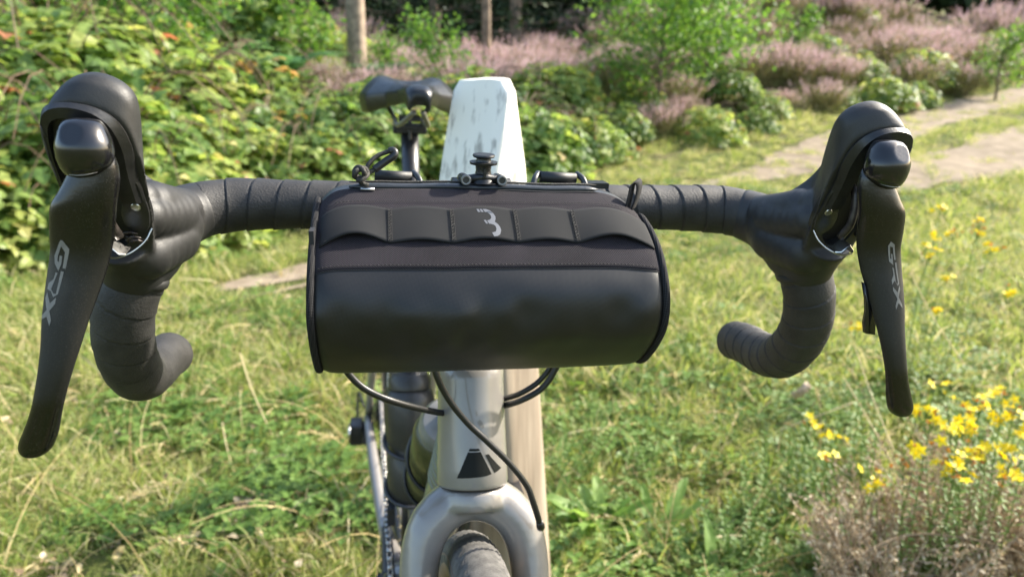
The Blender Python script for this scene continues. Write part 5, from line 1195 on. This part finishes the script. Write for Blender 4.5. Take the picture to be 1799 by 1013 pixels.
# ------------------------------------------------------------------ handlebar bag
BG = root('handlebar_bag', (-.008, -.07, -.106), 'black roll-shaped handlebar bag with rubber webbing strip strapped to the bars', 'bag')
PROF = [(-.050, .0185), (-.062, .0125), (-.078, .0020), (-.094, -.0100), (-.106, -.0205), (-.1155, -.0330), (-.1195, -.047), (-.1165, -.0610), (-.108, -.0745), (-.096, -.0875), (-.082, -.0985), (-.066, -.103), (-.045, -.103), (-.028, -.092), (-.021, -.065), (-.020, -.03), (-.022, .0), (-.027, .0175), (-.038, .0205)]
XL, XR = -.1205, .1035
def prof_at(x):
    """profile rows for a given x: swelling a little in the middle, dents of a filled bag"""
    u = (x-XL)/(XR-XL); b = math.sin(math.pi*u)**.5
    P = []; er = math.exp(-((XR-x)/.016)**1.6); el = math.exp(-((x-XL)/.009)**1.6)
    for k, (y, z) in enumerate(PROF):
        if k < 3 or k > 15: z -= (.0125*er+.0075*el)*{0: 1, 1: .75, 2: .3, 16: .4, 17: 1, 18: 1}[k]
        c = np.array((-.070, -.042)); v = np.array((y, z))-c; L = np.linalg.norm(v); v /= L
        g_ = .0015*b
        if 6 <= k <= 10: g_ += (.0038*noise.noise(Vector((x*24, k*.65, 3.3))) + .0026*noise.noise(Vector((x*52+k*.5, k*.8, 8))))*(1 if k < 8 else .35 if k < 9 else .08)
        elif k == 5: g_ += .0010*noise.noise(Vector((x*34, 1, 3.3)))
        e_ = min(u, 1-u)*(XR-XL)
        g_ -= .0035*math.exp(-(e_/.004)**1.3)
        q = c+v*(L+g_); P.append((q[0], q[1]))
    return P
def arc(P, n):
    P = np.array(P); Q = np.vstack([P[-1], P, P[:2]]); 
    return Q
NX, NP = 150, 150
grid = []
for i in range(NX):
    x = XL+(XR-XL)*i/(NX-1); P = prof_at(x); Pc = [(0, y, z) for y, z in P]
    d3 = np.array(Pc+[Pc[0], Pc[1]]); d3 = np.vstack([d3[-3], d3]) if False else d3
    Q = spline(np.array(Pc+[Pc[0]]), NP+1)[:NP]; Q[:, 0] = x
    grid.append(Q)
grid = np.array(grid)
d0 = np.r_[0, np.cumsum(np.linalg.norm(np.diff(grid[NX//2], axis=0), axis=1))]
iseam = int(np.argmin(np.linalg.norm(grid[NX//2][:, 1:]-np.array((-.1065, -.0212)), axis=1)))
izip = 0
def patch(i0, i1, off=0, n_extra=None):
    idx = [(k % NP) for k in range(i0, i1+1)]; V = []; U = []
    for i in range(NX):
        c = np.array((grid[i][0, 0], -.070, -.042))
        for k in idx:
            p = grid[i][k].copy(); v = p-c; v[0] = 0; p = p+v/np.linalg.norm(v)*off; V.append(p); U.append((p[0], d0[k]+(0 if k >= i0 % NP or i0 >= 0 else 0)))
    m = len(idx); F = [(i*m+j, (i+1)*m+j, (i+1)*m+j+1, i*m+j+1) for i in range(NX-1) for j in range(m-1)]
    return np.array(V), F, np.array(U)
V, F, U = patch(0, iseam, 0); 
# fold the lower hem of the fabric over the tarpaulin, slightly proud
V, F, U = patch(0, iseam, .0007); fb = add('fabric_panel', V, F, M_['fabric'], BG, uvs=U)
so = fb.modifiers.new('s', 'SOLIDIFY'); so.thickness = .0012; so.offset = -1; apply_mods(fb)
V, F, U = patch(iseam-3, int(NP*.93), 0); tp = add('tarpaulin_panel', V, F, M_['tarp'], BG, uvs=U)
so = tp.modifiers.new('s', 'SOLIDIFY'); so.thickness = .001; so.offset = -1; apply_mods(tp)
V, F, U = patch(int(NP*.93)-NP, 1, -.0004); zt = add('zip_tape', V, F, M_['zip'], BG, uvs=U)
# zip garage folds: two long low ridges along the top edge
for yy, zz, rr, mm, nm in ((-.0450, .0212, .0026, 'zip', 'zip_flap'), (-.0395, .0235, .0011, 'cord', 'zip_edge'), (-.0500, .0197, .0007, 'thread', 'top_hem')):
    P = [(x, yy-.0012*math.sin(x*40), zz+.0009*math.sin(math.pi*(x-XL)/(XR-XL))-.0007+.0002*math.sin(x*130)) for x in np.linspace(XL+.020, XR-.030, 50)]
    add(nm, *tube_geo(P, rr*np.interp(np.arange(50), [0, 2, 47, 49], [.3, 1, 1, .2]), 12, sx=.8, sy=1.6 if nm == 'zip_flap' else 1)[:2], M_[mm], BG)
# gusset seams (stitches) as tiny geometry: along the fabric/tarp seam and near the top hem
def stitch_row(pts, L_=.0016, r=.00028, gap=.0024, jit=0):
    P = np.array(pts, float); d = np.r_[0, np.cumsum(np.linalg.norm(np.diff(P, axis=0), axis=1))]; out = []
    for a in np.arange(0, d[-1]-L_, gap):
        A = np.array([np.interp(a, d, P[:, k]) for k in range(3)]); B_ = np.array([np.interp(a+L_, d, P[:, k]) for k in range(3)])
        out.append(tube_geo([A, (A+B_)/2+np.array((0, -.0002, .0002)), B_], [r*.6, r, r*.6], 5)[:2])
    return join(out)
sm = [grid[i][iseam-1]+np.array((0, -.0012, .0006)) for i in range(2, NX-2)]; add('stitching', *stitch_row(sm), M_['thread'], BG)['kind'] = 'stuff'
sm = [grid[i][6]+np.array((0, -.0011, .0011)) for i in range(8, NX-10)]; add('stitching', *stitch_row(sm), M_['thread'], BG)['kind'] = 'stuff'
# dark cord laid in the seam to draw its shadow line between the panels
add('seam_shadow_cord', *tube_geo([grid[i][iseam]+np.array((0, -.0004, -.0004)) for i in range(NX)], .0005, 6)[:2], M_['thread'], BG)
# end panels and ribbed piping
for xx, q in ((XL, -1), (XR, 1)):
    ri = grid[0 if q < 0 else -1].copy(); c = ri.mean(0); ri[:, 0] = xx
    r1 = (ri-c)*.5+c; r1[:, 0] = xx+q*.003; r2 = (ri-c)*.97+c; r2[:, 0] = xx+q*.001
    V, F = loft_geo([ri, r2, r1]); add('end_panel', V, F, M_['fabric'], BG, uvs=np.c_[V[:, 1], V[:, 2]])
    k0 = int(NP*.02); idx = list(range(-6 if q < 0 else 0, int(NP*.62)))
    P = np.array([grid[0 if q < 0 else -1][k % NP] for k in idx]); cc = np.array((P[0, 0], -.070, -.042)); dv = P-cc; dv[:, 0] = 0; dv /= np.linalg.norm(dv, axis=1)[:, None]
    P = P + dv*.0014; P[:, 0] = xx+q*.0008
    rr = np.full(len(P), .0024); rr[:4] = [.001, .0017, .0021, .0023]; rr[-4:] = [.0024, .0024, .002, .0012]
    V, F, U = tube_geo(P, rr, 16); add('piping', V, F, M_['piping'], BG, uvs=U)
    P2 = P-dv*.0005; P2[:, 0] = xx-q*.0030; add('piping_stitching', *stitch_row(P2[6:-4], .0013, .00035, .0019), M_['thread'], BG)['kind'] = 'stuff'
# side loop tab at the left end
add('side_tab', *loft_geo([np.array([(XL-.0045+dx, y, z) for dx, y, z in ((.002, -.092, z0), (.005, -.092, z0), (.005, -.080, z0), (.002, -.080, z0))]) for z0 in (-.014, -.010, -.004, .000)]), M_['thread'], BG, smooth=False)
# webbing strip: five bulging cells stitched down between them
kb = iseam
cells = [XL+.004, -.0735, -.0335, .0085, .0480, XR-.003]
xs = []; 
for a, b in zip(cells, cells[1:]): xs += list(np.linspace(a, b, 26)[:-1])
xs.append(cells[-1]); BUL = [.0050, .0018, .0022, .0019, .0046]
def surf(x, t):  # t: arc position along the profile (0 = zip, 1 = seam)
    i = (x-XL)/(XR-XL)*(NX-1); i0 = int(min(NX-2, max(0, math.floor(i)))); f = i-i0; k = t*iseam; k0 = int(min(NP-2, math.floor(k))); g_ = k-k0
    p = (grid[i0][k0]*(1-g_)+grid[i0][k0+1]*g_)*(1-f)+(grid[i0+1][k0]*(1-g_)+grid[i0+1][k0+1]*g_)*f
    c = np.array((p[0], -.070, -.042)); v = p-c; v[0] = 0; return p, v/np.linalg.norm(v)
MT = 12; V = []; U = []
for x in xs:
    ci = min(4, max(0, np.searchsorted(cells, x, 'right')-1)); u = (x-cells[ci])/(cells[ci+1]-cells[ci]); bu = math.sin(math.pi*min(1, max(0, u)))**1.2*BUL[ci]
    dip = {0: .05*math.sin(math.pi*u)}.get(ci, 0)
    for j in range(MT+1):
        v = j/MT; t0 = .33 - .030*math.sin(math.pi*u); t1 = .735 - (bu/.0050)*.050
        t = t0+(t1-t0)*v; p, nr = surf(x, t)
        h = .0011 + bu*(.25+.75*v**1.0)
        p = p+nr*h+np.array((0, 0, -.0004*v)); V.append(p); U.append((x, .02*v))
m = MT+1; F = [(i*m+j, (i+1)*m+j, (i+1)*m+j+1, i*m+j+1) for i in range(len(xs)-1) for j in range(MT)]
ws = add('webbing_strip', V, F, M_['strap'], BG, uvs=U); so = ws.modifiers.new('s', 'SOLIDIFY'); so.thickness = .0009; so.offset = 1; apply_mods(ws)
wv = np.array(V)
for cx_ in cells[1:-1]:
    ii = int(np.argmin(np.abs(np.array(xs)-cx_))); col = wv[ii*m:(ii+1)*m]
    rows = []
    for dx in (-.0010, .0010):
        P = col+np.array((dx, -.0012, .0012)); rows.append(stitch_row(P, .0011, .00038, .0016))
    zz = col+np.array((0, -.0012, .0012)); zig = np.array([np.array([np.interp(t, np.arange(m), zz[:, k]) for k in range(3)])+np.array(((-1)**q*.0010, 0, 0)) for q, t in enumerate(np.linspace(.2, m-1.2, 22))])
    rows.append(tube_geo(zig, .00028, 5)[:2])
    add('bar_tack', *join(rows), M_['thread'], ws)['kind'] = 'stuff'
# logo print
bvw = BVHTree.FromPolygons([v.co[:] for v in ws.data.vertices], [tuple(p.vertices) for p in ws.data.polygons])
LOGO = [[(-.0165,.0154),(-.0151,.0154),(-.014,.0139),(-.0156,.0139)],[(-.0145,.0154),(-.013,.0154),(-.012,.0139),(-.0134,.0139)],[(-.0128,.0099),(-.0113,.0099),(-.0102,.0081),(-.0115,.0081)],
 [(-.0124,.0154),(-.0103,.0154),(-.0078,.0147),(-.0059,.0132),(-.0048,.0116),(-.005,.0103),(-.0058,.009),(-.0038,.0077),(-.0027,.0061),(-.0024,.0046),(-.0034,.0027),(-.0051,.0019),(-.0074,.0017),(-.0085,.0037),(-.0072,.0039),(-.006,.0041),(-.0053,.0054),(-.0057,.0069),(-.0068,.0076),(-.0086,.008),(-.0095,.008),(-.0106,.0097),(-.0089,.01),(-.0077,.0108),(-.0077,.0121),(-.0087,.0132),(-.0097,.0137),(-.0112,.0139)]]
LOFF = (0, -.0045)
for k, poly in enumerate(LOGO): decal('logo_shape', [(x*1.03+LOFF[0], z+LOFF[1]) for x, z in poly], bvw, M_['print'], ws, .00018, y0=-.2, step=.0012)
# zip puller: knotted cord loop with a rubber sleeve
K0 = np.array((-.0925, -.050, .0300))
loopP = [(-.0895, -.046, .0310), (-.0865, -.044, .0365), (-.0815, -.042, .0410), (-.0755, -.041, .0435), (-.0715, -.041, .0445), (-.0700, -.041, .0435), (-.0705, -.042, .0415), (-.0760, -.043, .0375), (-.0830, -.045, .0325), (-.0885, -.047, .0295)]
zp_ = addtube('zip_puller', loopP, .0015, M_['cord'], BG, 12, 60)
add('puller_sleeve', *tube_geo(spline([(-.0735, -.041, .0440), (-.0712, -.0408, .0447), (-.0697, -.041, .0437), (-.0703, -.042, .0415), (-.0760, -.043, .0375), (-.0835, -.045, .0322)], 30), [.0026]*30, 14)[:2], M_['hose'], zp_)
kn = [K0+np.array((.0036*math.cos(a*1.0)*(1+.25*math.cos(a*1.5)), .0032*math.sin(a*1.5+.6)*.9, .0036*math.sin(a)*(1+.2*math.sin(2.5*a)))) for a in np.linspace(0, 4*np.pi, 70)]
add('puller_knot', *join([tube_geo(kn, .0018, 10)[:2], tube_geo(spline([K0+[0, 0, -.002], K0+[.0015, -.001, -.006], K0+[.005, 0, -.0075]], 10), .0014, 10)[:2], tube_geo(spline([K0+[-.001, 0, -.002], K0+[.0, .001, -.006], K0+[.003, .002, -.008]], 10), .0014, 10)[:2]]), M_['cord'], zp_)
add('zip_slider', *box_geo(K0+np.array((.0045, -.001, -.0100)), (.009, .004, .0016)), M_['steel'], zp_)
# mounting strap keepers behind the top edge
for x0, x1, dz in ((-.0835, -.0580, .0), (.034, .0605, .001)):
    P = [(x0, -.030, .0262+dz), (x1, -.030, .0252+dz)]
    kp = addtube('strap_keeper', P, .0040, M_['rubber'], BG, 20)
    for xe in (x0, x1):
        q = -1 if xe == x0 else 1
        if x0 < -.05 and q < 0: continue
        add('keeper_cheek', *tube_geo(spline([(xe+q*.001, -.028, .0285+dz), (xe+q*.0045, -.034, .0255+dz), (xe+q*.0065, -.037, .0200+dz)], 10), .0022, 12)[:2], M_['zip'], kp)
    sl_ = [(x0+.001, .012, .020), (x0+.001, -.019, .024)]
add('buckle_plate', *box_geo((.0765, -.026, .0215), (.017, .016, .004)), M_['bracket'], BG, smooth=False)
# ribbon loop on the right top corner
P = spline([(.0935, -.054, .008), (.0955, -.053, .019), (.0975, -.051, .0262), (.1005, -.050, .0285), (.1030, -.050, .0262), (.1025, -.051, .018), (.0990, -.053, .008)], 40)
T, N, B_ = frames(P, up=(0, 1, 0)); V = []
for p in P: V += [p+np.array((-.0035, -.0035, -.0010)), p+np.array((.0030, .0045, .0010))]
F = [(2*i, 2*i+1, 2*i+3, 2*i+2) for i in range(len(P)-1)]
U = [(0 if k % 2 else .009, .0006*k) for k in range(len(V))]
rl = add('ribbon_loop', V, F, M_['piping'], BG, uvs=U); so = rl.modifiers.new('s', 'SOLIDIFY'); so.thickness = .0008; apply_mods(rl)
